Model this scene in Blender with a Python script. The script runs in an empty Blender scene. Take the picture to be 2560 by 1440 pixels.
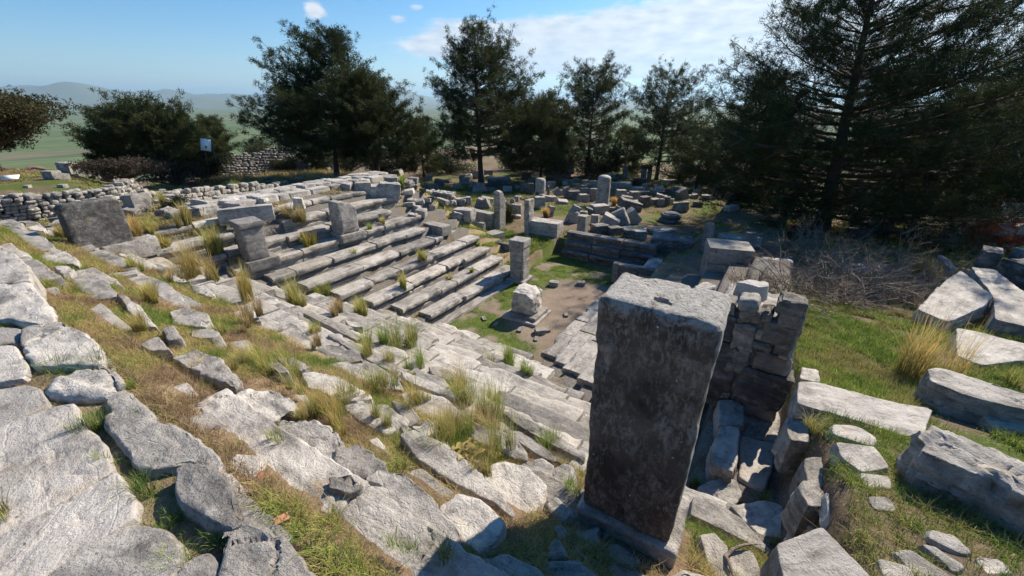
import bpy, math, random
import numpy as np
from mathutils import Vector, Matrix, Euler
random.seed(7)
rng = np.random.default_rng(7)
sc = bpy.context.scene
C = sc.collection
R = math.radians

# ------------------------------------------------------------------ camera
# X = west, Y = south, Z = up, z = 0 is the orchestra floor
CAM_H, PITCH, YAW, FPX = 7.5, R(24.16), R(32.5), 1030.0
cam_d = bpy.data.cameras.new('camera'); cam = bpy.data.objects.new('camera', cam_d); C.objects.link(cam)
cam.location = (0, 0, CAM_H); cam.rotation_euler = (R(90) - PITCH, 0, YAW)
cam_d.sensor_width = 36; cam_d.lens = 36 * FPX / 2560; cam_d.clip_start = .05; cam_d.clip_end = 120000
sc.camera = cam

# ------------------------------------------------------------------ sun, sky, exposure
SUN_AZ, SUN_EL = R(15.5), R(39)          # azimuth from +Y towards +X
sun_d = bpy.data.lights.new('sun', 'SUN'); sun = bpy.data.objects.new('sun', sun_d); C.objects.link(sun)
sun_d.energy = 5.0; sun_d.angle = R(.53); sun_d.color = (1, .885, .73)
sd = Vector((math.sin(SUN_AZ) * math.cos(SUN_EL), math.cos(SUN_AZ) * math.cos(SUN_EL), math.sin(SUN_EL)))
sun.rotation_euler = sd.to_track_quat('Z', 'Y').to_euler()
W = bpy.data.worlds.new('World'); sc.world = W; W.use_nodes = True
def world():
    nt = W.node_tree; N = nt.nodes; L = nt.links; N.clear()
    out = N.new('ShaderNodeOutputWorld'); bg = N.new('ShaderNodeBackground'); bg.inputs[1].default_value = .06
    sky = N.new('ShaderNodeTexSky'); sky.sky_type = 'NISHITA'; sky.sun_disc = False
    sky.sun_elevation = SUN_EL; sky.sun_rotation = SUN_AZ; sky.air_density = 1.0; sky.dust_density = .3; sky.ozone_density = 4.0; sky.altitude = 80
    tc = N.new('ShaderNodeTexCoord'); sep = N.new('ShaderNodeSeparateXYZ'); L.new(tc.outputs['Generated'], sep.inputs[0])
    def m(op, a, b=None, c=None, clamp=False):
        n = N.new('ShaderNodeMath'); n.operation = op; n.use_clamp = clamp
        for i, v in enumerate((a, b, c)):
            if v is None: continue
            if isinstance(v, (int, float)): n.inputs[i].default_value = v
            else: L.new(v, n.inputs[i])
        return n.outputs[0]
    az = m('ARCTAN2', sep.outputs[0], sep.outputs[1]); el = m('ARCSINE', sep.outputs[2])
    def blob(a0, e0, ra, re, amp):
        da = m('DIVIDE', m('SUBTRACT', az, a0), ra); de = m('DIVIDE', m('SUBTRACT', el, e0), re)
        d2 = m('ADD', m('MULTIPLY', da, da), m('MULTIPLY', de, de))
        return m('MULTIPLY', m('EXPONENT', m('MULTIPLY', d2, -1.0)), amp)
    acc = None
    for (u, v, ru, rv, amp) in CLOUDS:
        a0, e0 = px_dir(u, v); ra, re = ru / 1000., rv / 1000.
        b = blob(a0, e0, ra, re, amp); acc = b if acc is None else m('ADD', acc, b)
    cx = N.new('ShaderNodeCombineXYZ'); L.new(m('MULTIPLY', az, 1.0), cx.inputs[0]); L.new(m('MULTIPLY', el, 3.2), cx.inputs[1])
    n1 = N.new('ShaderNodeTexNoise'); n1.inputs['Scale'].default_value = 9; n1.inputs['Detail'].default_value = 9; n1.inputs['Roughness'].default_value = .58; n1.inputs['Distortion'].default_value = .3
    L.new(cx.outputs[0], n1.inputs['Vector'])
    n2 = N.new('ShaderNodeTexNoise'); n2.inputs['Scale'].default_value = 22; n2.inputs['Detail'].default_value = 6
    L.new(cx.outputs[0], n2.inputs['Vector'])
    dens = m('MULTIPLY', m('SUBTRACT', m('ADD', acc, m('MULTIPLY', n1.outputs[0], 1.6)), 1.18), 3.2, clamp=True)
    mix = N.new('ShaderNodeMixRGB'); hs = N.new('ShaderNodeHueSaturation'); hs.inputs['Saturation'].default_value = 1.35; hs.inputs['Value'].default_value = 1.34; L.new(sky.outputs[0], hs.inputs['Color']); L.new(dens, mix.inputs[0]); L.new(hs.outputs[0], mix.inputs[1])
    sh = N.new('ShaderNodeMixRGB'); L.new(m('MULTIPLY', m('SUBTRACT', n2.outputs[0], .35), 2.6, clamp=True), sh.inputs[0])
    sh.inputs[1].default_value = (5.8, 6.5, 7.6, 1); sh.inputs[2].default_value = (9.0, 9.1, 9.3, 1)
    L.new(sh.outputs[0], mix.inputs[2]); L.new(mix.outputs[0], bg.inputs[0]); L.new(bg.outputs[0], out.inputs[0])
def px_dir(u, v):
    r, up, f = (u - 1280) / FPX, (720 - v) / FPX, 1.0
    fh = f * math.cos(PITCH) + up * math.sin(PITCH); z = up * math.cos(PITCH) - f * math.sin(PITCH)
    x = r * math.cos(YAW) - fh * math.sin(YAW); y = r * math.sin(YAW) + fh * math.cos(YAW)
    return math.atan2(x, y), math.atan2(z, math.hypot(x, y))
CLOUDS = [(1350, 130, 260, 36, .35), (1700, 110, 260, 50, .35), (1250, 95, 170, 34, .62), (1520, 100, 300, 42, .72), (1800, 70, 230, 60, .7), (1500, 165, 380, 30, .55), (1100, 115, 110, 14, .5),
          (2250, 60, 300, 200, .75), (785, 22, 18, 16, .75), (990, 45, 22, 10, .6), (1035, 20, 25, 8, .5), (560, 210, 120, 14, .38), (1530, 42, 22, 7, .55), (2500, 250, 300, 100, .5)]
world()
sc.view_settings.view_transform = 'Standard'; sc.view_settings.look = 'None'; sc.view_settings.gamma = 1; sc.view_settings.use_curve_mapping = False
sc.view_settings.exposure = 0.88
sc.render.engine = 'CYCLES'
sc.cycles.max_bounces = 6; sc.cycles.diffuse_bounces = 3; sc.cycles.transparent_max_bounces = 8; sc.cycles.volume_bounces = 0

# ------------------------------------------------------------------ numpy noise
def _h(i, j, k, s):
    n = (i * 374761393 + j * 668265263 + k * 1274126177 + s * 974634777) & 0x7fffffff
    n = ((n ^ (n >> 13)) * 1103515245 + 12345) & 0x7fffffff
    n = ((n ^ (n >> 15)) * 69069 + 1) & 0x7fffffff
    return (n & 0xffff) / 32767.5 - 1.0
def vnoise(P, s=0):
    P = np.asarray(P, float); I = np.floor(P).astype(np.int64); f = P - I; f = f * f * (3 - 2 * f)
    i, j, k = I[:, 0], I[:, 1], I[:, 2]; x, y, z = f[:, 0], f[:, 1], f[:, 2]
    r = 0
    for a in (0, 1):
        wa = x if a else 1 - x
        for b in (0, 1):
            wb = y if b else 1 - y
            for c in (0, 1):
                wc = z if c else 1 - z
                r = r + wa * wb * wc * _h(i + a, j + b, k + c, s)
    return r
def fbm(P, s=0, o=4, g=.5):
    P = np.asarray(P, float); r = 0; a = 1; t = 0
    for q in range(o):
        r = r + a * vnoise(P * (2.03 ** q) + 17.3 * q, s + q); t += a; a *= g
    return r / t
def sm(a, b, x):
    t = np.clip((np.asarray(x, float) - a) / (b - a), 0, 1); return t * t * (3 - 2 * t)

# ------------------------------------------------------------------ terrain height
PI_Z, RISE = .69, .385
def G(X, Y):
    X = np.asarray(X, float); Y = np.asarray(Y, float)
    P = np.stack([X, Y, 0 * X], -1).reshape(-1, 3)
    nz = fbm(P * .9, 3, 3).reshape(X.shape); n2 = fbm(P * 4, 9, 3).reshape(X.shape); n0 = fbm(P * .12, 5, 2).reshape(X.shape)
    kE = np.minimum((-9.6 - X) / PI_Z, 9.8); kN = np.minimum((9.5 - Y) / PI_Z, 12.99); kW = np.minimum((X + 5.1) / PI_Z, 7.9)
    # upper limits of the banks
    k = np.maximum(np.maximum(kE, kN), kW)
    j = np.floor(k - np.where(kN > np.maximum(kE, kW), .12, .19))
    step = np.where(j < 0, 0, .42 + RISE * j - np.where(kN > np.maximum(kE, kW), .15, .12))
    slope = .42 + RISE * k - .155
    z = np.where(k > 8.9, .25 * step + .75 * slope, step)
    z = np.where(k < 0, 0 + .015 * n2, z + .012 * n2)
    z = np.where(kN > 12.75, 5.39 + .01 * n2, z)
    # south of the building and of the banks
    zo = .75 + .12 * nz + .25 * n0
    ex = 1 - sm(-24, -18.4, X)
    zo = zo + 2.1 * ex * (1 - sm(6, 15, Y)) + .35 * (1 - sm(-34, -27, X)) * (1 - sm(6, 11, Y))
    zo = zo - 1.25 * sm(19, 36, Y) - 1.0 * (1 - sm(-54, -42, X)) * sm(10, 16, Y)
    tS = sm(15.4, 18.4, Y) * sm(-9.4, -10.6, X) if False else None
    sE = np.where(X < -9.6, sm(15.3, 18.8, Y), np.where(Y > 19.75, 1.0, 0.0))
    z = z * (1 - sE) + zo * sE
    # behind the bench and piers
    # east of the east bank
    e2 = 1 - sm(-19.4, -17.6, X)
    z = np.where(Y > .6, z * (1 - e2) + zo * e2, z)
    e3 = 1 - sm(-30, -19, X)
    z = np.where(Y <= .6, z * (1 - e3) + 4.0 * e3, z)
    # west, outside the building
    zw = np.interp(Y, [-8, 1, 3.3, 6.2, 8, 12, 18, 26, 36], [5.4, 5.2, 4.55, 3.85, 3.3, 2.6, 1.5, .7, -.4]) + .05 * nz + .012 * n2
    zw = zw + .25 * sm(2.5, 6, X) * (1 - sm(10, 16, Y))
    w = sm(.85, 1.05, X)
    z = z * (1 - w) + zw * w
    w2 = sm(14.6, 17.5, Y) * sm(-3.6, -2.6, X) * (1 - w)
    z = z * (1 - w2) + (1.2 + .1 * nz) * w2
    # hillside falling to the plain
    r = np.hypot(X, Y)
    r0_ = 66 + 4 * n0 + 2 * nz - 14 * (1 - sm(6, 14, Y)) * (X < -20)
    fall = np.where(r > r0_, (r - r0_) * .30, 0)
    fall2 = np.where(r > r0_ + 6, fall + fbm(P * .02, 8, 3).reshape(X.shape) * np.minimum(r - r0_ - 6, 60) * .12, fall)
    z = z - fall2
    return np.maximum(z, -90 + 0 * z)
def g1(x, y): return float(G(np.array([x]), np.array([y]))[0])

# ------------------------------------------------------------------ sight lines of the calibrated camera (to find where a thing stands)
cp_, sp_, cy_, sy_ = math.cos(PITCH), math.sin(PITCH), math.cos(YAW), math.sin(YAW)
def ray(u, v):
    r, dv = (u - 1280), v - 720
    f = FPX * cp_ - dv * sp_; d = FPX * sp_ + dv * cp_
    return r * cy_ - f * sy_, r * sy_ + f * cy_, -d
def at(u, v, z):
    x, y, d = ray(u, v); k = (z - CAM_H) / d
    return x * k, y * k
_T = np.concatenate([np.arange(1.5, 12, .03), np.arange(12, 40, .06), np.arange(40, 90, .15)])
def hit(u, v):
    x, y, d = ray(u, v); L = math.sqrt(x * x + y * y + d * d); x, y, d = x / L, y / L, d / L
    z = CAM_H + d * _T; g = G(x * _T, y * _T); i = np.argmax(z < g)
    t = _T[i] if (z < g).any() else 60.0
    return x * t, y * t, float(G(np.array([x * t]), np.array([y * t]))[0])
def zat(X, Y, v):
    r = X * cy_ + Y * sy_; f = -X * sy_ + Y * cy_; t = (720 - v) / FPX
    return CAM_H - f * (sp_ - t * cp_) / (cp_ + t * sp_)
def mpp(X, Y, z):
    f = -X * sy_ + Y * cy_
    return (f * cp_ + (CAM_H - z) * sp_) / FPX
CROP = dict(A=(0, 600, 1.714), C=(500, 600, 1.714), B=(1100, 860, 2.4826), D=(1700, 860, 2.4826), E=(1400, 400, 2.207), F=(800, 350, 2.88),
            L=(0, 480, 5.12), K=(500, 440, 5.12), M=(1100, 420, 6.26), N=(1400, 420, 6.26), Q=(1640, 540, 5.54), W=(1740, 720, 2.483), U=(0, 200, 2.88),
            V=(1100, 640, 5.54), P=(0, 0, 1), Z=(2100, 500, 3.13), Y=(0, 400, 4))
def cv(c, pts):
    ox, oy, s = CROP[c]; return [(ox + x / s, oy + y / s) for x, y in pts]

# ------------------------------------------------------------------ materials
def newmat(name):
    m = bpy.data.materials.new(name); m.use_nodes = True; m.node_tree.nodes.clear(); return m
class NB:
    def __init__(s, m): s.t = m.node_tree; s.N = s.t.nodes; s.L = s.t.links
    def n(s, typ, **kw):
        x = s.N.new(typ)
        for k, v in kw.items():
            if k.startswith('i_'):
                key = k[2:]; key = int(key) if key.isdigit() else key.replace('_', ' ')
                inp = x.inputs[key]
                if hasattr(v, 'is_output') or isinstance(v, bpy.types.NodeSocket): s.L.new(v, inp)
                else: inp.default_value = v
            else: setattr(x, k, v)
        return x
    def math(s, op, a, b=None, clamp=False):
        x = s.n('ShaderNodeMath', operation=op, use_clamp=clamp)
        for i, v in enumerate((a, b)):
            if v is None: continue
            if isinstance(v, (int, float)): x.inputs[i].default_value = v
            else: s.L.new(v, x.inputs[i])
        return x.outputs[0]
    def ramp(s, fac, stops):
        x = s.n('ShaderNodeValToRGB'); s.L.new(fac, x.inputs[0]); e = x.color_ramp.elements
        while len(e) > 1: e.remove(e[-1])
        e[0].position = stops[0][0]; e[0].color = (*stops[0][1], 1) if len(stops[0][1]) == 3 else stops[0][1]
        for p, c in stops[1:]:
            q = e.new(p); q.color = (*c, 1) if len(c) == 3 else c
        return x.outputs[0]
    def noise(s, vec, scale, detail=5, rough=.55, dist=0):
        x = s.n('ShaderNodeTexNoise'); s.L.new(vec, x.inputs['Vector']); x.inputs['Scale'].default_value = scale
        x.inputs['Detail'].default_value = detail; x.inputs['Roughness'].default_value = rough; x.inputs['Distortion'].default_value = dist
        return x.outputs[0]
    def mix(s, f, a, b, mode='MIX'):
        x = s.n('ShaderNodeMixRGB', blend_type=mode)
        for i, v in enumerate((f, a, b)):
            if isinstance(v, bpy.types.NodeSocket): s.L.new(v, x.inputs[i])
            elif isinstance(v, (int, float)): x.inputs[i].default_value = v
            else: x.inputs[i].default_value = (*v, 1)
        return x.outputs[0]
    def mapping(s, vec, scale, loc=None):
        x = s.n('ShaderNodeMapping'); s.L.new(vec, x.inputs[0]); x.inputs['Scale'].default_value = scale
        if loc is not None: x.inputs['Location'].default_value = loc
        return x.outputs[0]
    def out(s, bsdf):
        o = s.n('ShaderNodeOutputMaterial'); s.L.new(bsdf, o.inputs[0])
def g3(v, t=(1, .97, .93)): return tuple(v * c for c in t)
def stone_mat(name, lo=.10, mid=.24, hi=.42, lich=.5, warm=(1, .965, .92), grain=(1.8, 6, 9), bump=1.0, spots=0., streak=None):
    m = newmat(name); b = NB(m)
    tc = b.n('ShaderNodeTexCoord').outputs['Object']; oi = b.n('ShaderNodeObjectInfo').outputs['Random']
    off = b.n('ShaderNodeVectorMath', operation='ADD'); b.L.new(tc, off.inputs[0])
    sc_ = b.n('ShaderNodeVectorMath', operation='SCALE'); sc_.inputs[0].default_value = (37, 53, 71); b.L.new(oi, sc_.inputs['Scale']); b.L.new(sc_.outputs[0], off.inputs[1])
    v = off.outputs[0]
    big = b.noise(v, 1.7, 7, .6, .4); med = b.noise(v, 8, 9, .7, .4); fine = b.noise(v, 60, 6, .7)
    wv = b.mapping(v, grain)
    stri = b.noise(wv, 1.0, 9, .7, .5); pit = b.math('MULTIPLY', b.math('SUBTRACT', .40, b.noise(v, 24, 5, .75)), 7, True)
    f = b.math('ADD', b.math('MULTIPLY', big, .36), b.math('ADD', b.math('MULTIPLY', stri, .36), b.math('ADD', b.math('MULTIPLY', med, .20), b.math('MULTIPLY', fine, .14))))
    col = b.ramp(f, [(.41, g3(lo * .8, warm)), (.475, g3(mid * .75, warm)), (.54, g3(mid * 1.25, warm)), (.63, g3(hi, warm))])
    # white crusty lichen along the strata and in patches
    lf = b.math('MULTIPLY', b.math('SUBTRACT', b.math('ADD', b.math('MULTIPLY', stri, .6), b.math('MULTIPLY', med, .6)), .63), 9, True)
    lf = b.math('MULTIPLY', lf, lich)
    col = b.mix(lf, col, (.50, .475, .43))
    # dark algae
    df = b.math('MULTIPLY', b.math('SUBTRACT', .41, med), 8, True)
    col = b.mix(b.math('MULTIPLY', df, .75), col, g3(lo * .45, warm))
    sp = b.noise(v, 38, 3, .6); col = b.mix(b.math('MULTIPLY', b.math('SUBTRACT', sp, .62), 9, True), col, g3(lo * .5, warm))
    # ochre tint
    of = b.math('MULTIPLY', b.math('SUBTRACT', b.noise(v, 3.1, 4), .58), 6, True)
    col = b.mix(b.math('MULTIPLY', of, .35), col, (.33, .24, .13))
    hs = b.n('ShaderNodeHueSaturation'); b.L.new(col, hs.inputs['Color']); b.L.new(b.math('ADD', b.math('MULTIPLY', oi, .5), .74), hs.inputs['Value'])
    col = hs.outputs[0]
    if spots:
        vo = b.n('ShaderNodeTexVoronoi'); b.L.new(b.mapping(v, (1, 1, 1)), vo.inputs['Vector']); vo.inputs['Scale'].default_value = 9
        sf = b.math('LESS_THAN', vo.outputs['Distance'], b.math('MULTIPLY', b.math('SUBTRACT', big, .38), spots))
        col = b.mix(b.math('MULTIPLY', sf, .85), col, (.62, .61, .56))
    if streak:
        s1 = b.noise(b.mapping(v, (5, 5, 2.2)), 1.6, 8, .7, .8)
        sf = b.math('MULTIPLY', b.math('SUBTRACT', s1, .53), 9, True)
        col = b.mix(b.math('MULTIPLY', sf, streak), col, (.33, .31, .28))
    p = b.n('ShaderNodeBsdfPrincipled'); b.L.new(col, p.inputs['Base Color'])
    b.L.new(b.math('ADD', b.math('MULTIPLY', fine, .35), .55), p.inputs['Roughness']); p.inputs['Specular IOR Level'].default_value = .35
    vc = b.n('ShaderNodeTexVoronoi', feature='DISTANCE_TO_EDGE'); b.L.new(b.mapping(b.mix(.12, v, b.n('ShaderNodeTexNoise', i_Vector=v, i_Scale=3.0).outputs['Color']), (1.1, 2.4, 2.4)), vc.inputs['Vector']); vc.inputs['Scale'].default_value = 1.5
    crack = b.math('MULTIPLY', b.math('SUBTRACT', .018, vc.outputs['Distance']), 40, True); crack = b.math('MULTIPLY', crack, b.math('GREATER_THAN', big, .5))
    h = b.math('SUBTRACT', b.math('ADD', b.math('MULTIPLY', stri, .55), b.math('ADD', b.math('MULTIPLY', med, .8), b.math('MULTIPLY', fine, .42))), b.math('ADD', b.math('MULTIPLY', pit, .22), b.math('MULTIPLY', crack, .12)))
    bp = b.n('ShaderNodeBump'); b.L.new(h, bp.inputs['Height']); bp.inputs['Strength'].default_value = 1.0 * bump; bp.inputs['Distance'].default_value = .038
    b.L.new(bp.outputs[0], p.inputs['Normal']); b.out(p.outputs[0]); return m
M = {}
M['stone'] = stone_mat('weathered_marble', .11, .27, .45, .55, (1, .935, .855))
M['pale'] = stone_mat('pale_marble', .17, .36, .54, .75, (1, .935, .855))
M['grey'] = stone_mat('grey_marble', .10, .22, .36, .4, (1, .94, .87))
M['tan'] = stone_mat('tan_limestone', .14, .30, .45, .4, (1, .92, .81))
M['wallstone'] = stone_mat('wall_stone', .06, .15, .27, .35, (1, .89, .77), (2, 4, 7), 1.2)
M['dark'] = stone_mat('stained_and_shaded_marble', .035, .085, .19, .25, (1, .97, .95), spots=.18)  # stain and lichen; also lends painted shade to the terrace wall
M['slab'] = stone_mat('paving_slab_marble', .15, .30, .46, .5, (1, .93, .855), (1.6, 7, 9), .8)
M['rubble'] = stone_mat('field_stone', .10, .23, .38, .3, (1, .95, .87), (3, 4, 4))
M['patina'] = stone_mat('black_crusted_marble', .018, .042, .10, .0, (1, .9, .82), (5, 5, 2), .7, streak=.55)
def vcol_mat(name, trans=.35, rough=.8):
    m = newmat(name); b = NB(m)
    a = b.n('ShaderNodeAttribute', attribute_name='Col').outputs['Color']
    d = b.n('ShaderNodeBsdfPrincipled'); b.L.new(a, d.inputs['Base Color']); d.inputs['Roughness'].default_value = rough; d.inputs['Specular IOR Level'].default_value = .12
    t = b.n('ShaderNodeBsdfTranslucent'); b.L.new(a, t.inputs['Color'])
    x = b.n('ShaderNodeMixShader'); x.inputs[0].default_value = trans; b.L.new(d.outputs[0], x.inputs[1]); b.L.new(t.outputs[0], x.inputs[2]); b.out(x.outputs[0]); return m
M['blade'] = vcol_mat('grass_blades', .4)
M['needle'] = vcol_mat('pine_needles', .28, .85)
M['leaf'] = vcol_mat('shrub_leaves', .25, .6)
def bark_mat(name, c1, c2):
    m = newmat(name); b = NB(m); tc = b.n('ShaderNodeTexCoord').outputs['Object']
    n = b.noise(b.mapping(tc, (6, 6, 1.6)), 2.2, 8, .7, .5); col = b.ramp(n, [(.35, c1), (.65, c2)])
    p = b.n('ShaderNodeBsdfPrincipled'); b.L.new(col, p.inputs['Base Color']); p.inputs['Roughness'].default_value = .9
    bp = b.n('ShaderNodeBump'); b.L.new(n, bp.inputs['Height']); bp.inputs['Strength'].default_value = 1; bp.inputs['Distance'].default_value = .06
    b.L.new(bp.outputs[0], p.inputs['Normal']); b.out(p.outputs[0]); return m
M['bark'] = bark_mat('pine_bark', (.035, .024, .018), (.13, .085, .06))
M['twig'] = bark_mat('bare_twig', (.15, .12, .095), (.38, .31, .25))
M['rust'] = bark_mat('dead_twig', (.12, .04, .02), (.3, .12, .06))
def plain_mat(name, col, rough=.6, metal=0):
    m = newmat(name); b = NB(m); tc = b.n('ShaderNodeTexCoord').outputs['Object']
    n = b.noise(tc, 30, 4); c = b.mix(b.math('MULTIPLY', n, .3), col, tuple(x * .6 for x in col))
    p = b.n('ShaderNodeBsdfPrincipled'); b.L.new(c, p.inputs['Base Color']); p.inputs['Roughness'].default_value = rough; p.inputs['Metallic'].default_value = metal
    b.out(p.outputs[0]); return m
M['white'] = plain_mat('white_panel', (.9, .88, .84), .5); M['print'] = plain_mat('printed_ink', (.08, .09, .10), .5); M['post'] = plain_mat('dark_steel', (.06, .06, .065), .4, .6)
M['tile'] = plain_mat('terracotta_shard', (.40, .19, .11), .9)

# ------------------------------------------------------------------ object helpers
LABELS = {}
def tag(o, label, cat, group=None, kind=None):
    o['label'] = label; o['category'] = cat
    if group: o['group'] = group
    if kind: o['kind'] = kind
    LABELS.setdefault(label, []).append(o.name)
    return o
def mesh_np(name, V, F, mat, loc=(0, 0, 0), rot=(0, 0, 0), parent=None, smooth=True, col=None, sharp=None):
    """V (n,3), F (m,3) or (m,4) array, or a list of such arrays"""
    Fs = F if isinstance(F, list) else [F]
    me = bpy.data.meshes.new(name); V = np.ascontiguousarray(V, np.float32)
    me.vertices.add(len(V)); me.vertices.foreach_set('co', V.ravel())
    idx = np.concatenate([f.ravel() for f in Fs]).astype(np.int32); tot = np.concatenate([np.full(len(f), f.shape[1]) for f in Fs]).astype(np.int32)
    st = np.concatenate([[0], np.cumsum(tot)[:-1]]).astype(np.int32)
    me.loops.add(len(idx)); me.loops.foreach_set('vertex_index', idx); me.polygons.add(len(tot)); me.polygons.foreach_set('loop_start', st)
    me.polygons.foreach_set('loop_total', tot)
    me.update(calc_edges=True)
    if smooth: me.polygons.foreach_set('use_smooth', np.ones(len(tot), bool))
    if col is not None:
        a = me.color_attributes.new('Col', 'FLOAT_COLOR', 'POINT'); c4 = np.ones((len(V), 4), np.float32); c4[:, :3] = col; a.data.foreach_set('color', c4.ravel())
    if sharp and smooth:
        me.set_sharp_from_angle(angle=R(sharp))
    me.materials.append(M[mat] if isinstance(mat, str) else mat)
    o = bpy.data.objects.new(name, me); o.location = loc; o.rotation_euler = rot; C.objects.link(o)
    if parent: o.parent = parent
    return o
def empty(name, loc, rot=(0, 0, 0)):
    o = bpy.data.objects.new(name, None); o.location = loc; o.rotation_euler = rot; C.objects.link(o); return o
def quads(nu, nv, wrap=True):
    i = np.arange(nu); jn = nv - 1
    ii, jj = np.meshgrid(np.arange(nu if wrap else nu - 1), np.arange(jn), indexing='ij')
    a = jj * nu + ii; b = jj * nu + (ii + 1) % nu
    return np.stack([a, b, b + nu, a + nu], -1).reshape(-1, 4)

SEED = [0]
def rock(name, poly, ztop, h, mat='stone', r=.035, amp=.022, res=None, parent=None, flare=.04, tilt=(0, 0), out=.5):
    """a slab or boulder whose top outline is poly (world X,Y), top at ztop, h deep; long axis = local x"""
    SEED[0] += 1; s = SEED[0] * 7
    P = np.array(poly, float)
    if np.sum(P[:, 0] * np.roll(P[:, 1], -1) - np.roll(P[:, 0], -1) * P[:, 1]) < 0: P = P[::-1]
    c = P.mean(0); Q = P - c
    U, S_, Vt = np.linalg.svd(Q, full_matrices=False); ax = Vt[0]
    if ax[0] < 0: ax = -ax
    ang = math.atan2(ax[1], ax[0]); ca, sa = math.cos(-ang), math.sin(-ang)
    Q = np.stack([Q[:, 0] * ca - Q[:, 1] * sa, Q[:, 0] * sa + Q[:, 1] * ca], 1)
    d0 = math.hypot(*c) if True else 5
    if res is None: res = min(.16, max(.022, .0075 * d0))
    # resample boundary
    nx = np.roll(Q, -1, 0); ln = np.linalg.norm(nx - Q, axis=1); pts = []
    for a, b, l in zip(Q, nx, ln):
        n = max(1, int(l / res)); t = (np.arange(n) / n)[:, None]; pts.append(a + (b - a) * t)
    B = np.concatenate(pts); n = len(B)
    for _ in range(1): B = .25 * np.roll(B, 1, 0) + .5 * B + .25 * np.roll(B, -1, 0)
    ext = np.abs(B).max(0); L = max(0, ext[0] - ext[1] * .85)
    ctr = np.stack([np.clip(B[:, 0], -L, L), np.zeros(n)], 1)
    D = B - ctr; dl = np.linalg.norm(D, axis=1, keepdims=True) + 1e-6; N2 = D / dl
    rr = min(r, ext[1] * .5, h * .45)
    nb = fbm(np.c_[B * 3.2, np.zeros(n)], s, 4)[:, None] * min(amp, .025) * out * 2 + fbm(np.c_[B * 14, np.zeros(n)], s + 3, 3)[:, None] * amp * .7
    Bo = B + N2 * nb; D = Bo - ctr
    m = max(3, int(ext[1] / res * .9)); rings = []
    ts = np.linspace(0, 1, m)
    for t in ts: rings.append((ctr + D * (1 - rr / dl) * t, 0))
    for a in (.35, .75, 1.15, 1.5708): rings.append((ctr + D * (1 - rr / dl) + N2 * rr * math.sin(a), -rr * (1 - math.cos(a))))
    ks = max(2, int((h - rr) / (res * 1.2)))
    for q in range(1, ks + 1):
        f = q / ks; rings.append((ctr + D + N2 * flare * f * (1 if h < 1 else .5), -rr - (h - rr) * f))
    V = np.concatenate([np.c_[p, np.full(n, z)] for p, z in rings]); nr = len(rings)
    # displacement
    k = np.repeat(np.arange(nr), n); top = (k < m + 2)
    Nrm = np.c_[np.tile(N2, (nr, 1)) * np.where(k < m, 0, np.where(k < m + 3, .7, 1))[:, None], np.where(k < m, 1, np.where(k < m + 3, .7, 0))]
    lo = fbm(V * [2.2, 3.4, 5], s + 11, 3); st = fbm(V * [3, 16, 22] + lo[:, None] * 1.5, s + 13, 4); fi = fbm(V * 18, s + 17, 3)
    dsp = amp * (.75 * lo + .5 * st + .4 * fi)
    chip = np.clip(fbm(V * 5, s + 19, 3) - .28, 0, 1) * amp * 4.5; chip = np.where((k > m - 2), chip, chip * .35)
    wv = V + fbm(V * 2.5, s + 23, 2)[:, None] * .12
    ck = np.exp(-(fbm(wv * [1.6, 5, 5], s + 29, 2) / .028) ** 2) * np.clip(fbm(V * 1.7, s + 31, 2) * 2 + .5, 0, 1) * min(amp * 1.1, .03)
    V = V + Nrm * (dsp - chip - ck)[:, None]
    V[:, 2] += V[:, 0] * tilt[0] + V[:, 1] * tilt[1]
    F = quads(n, nr)
    o = mesh_np(name, V, F, mat, (c[0], c[1], ztop), (0, 0, ang), parent, sharp=32)
    return o
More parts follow.
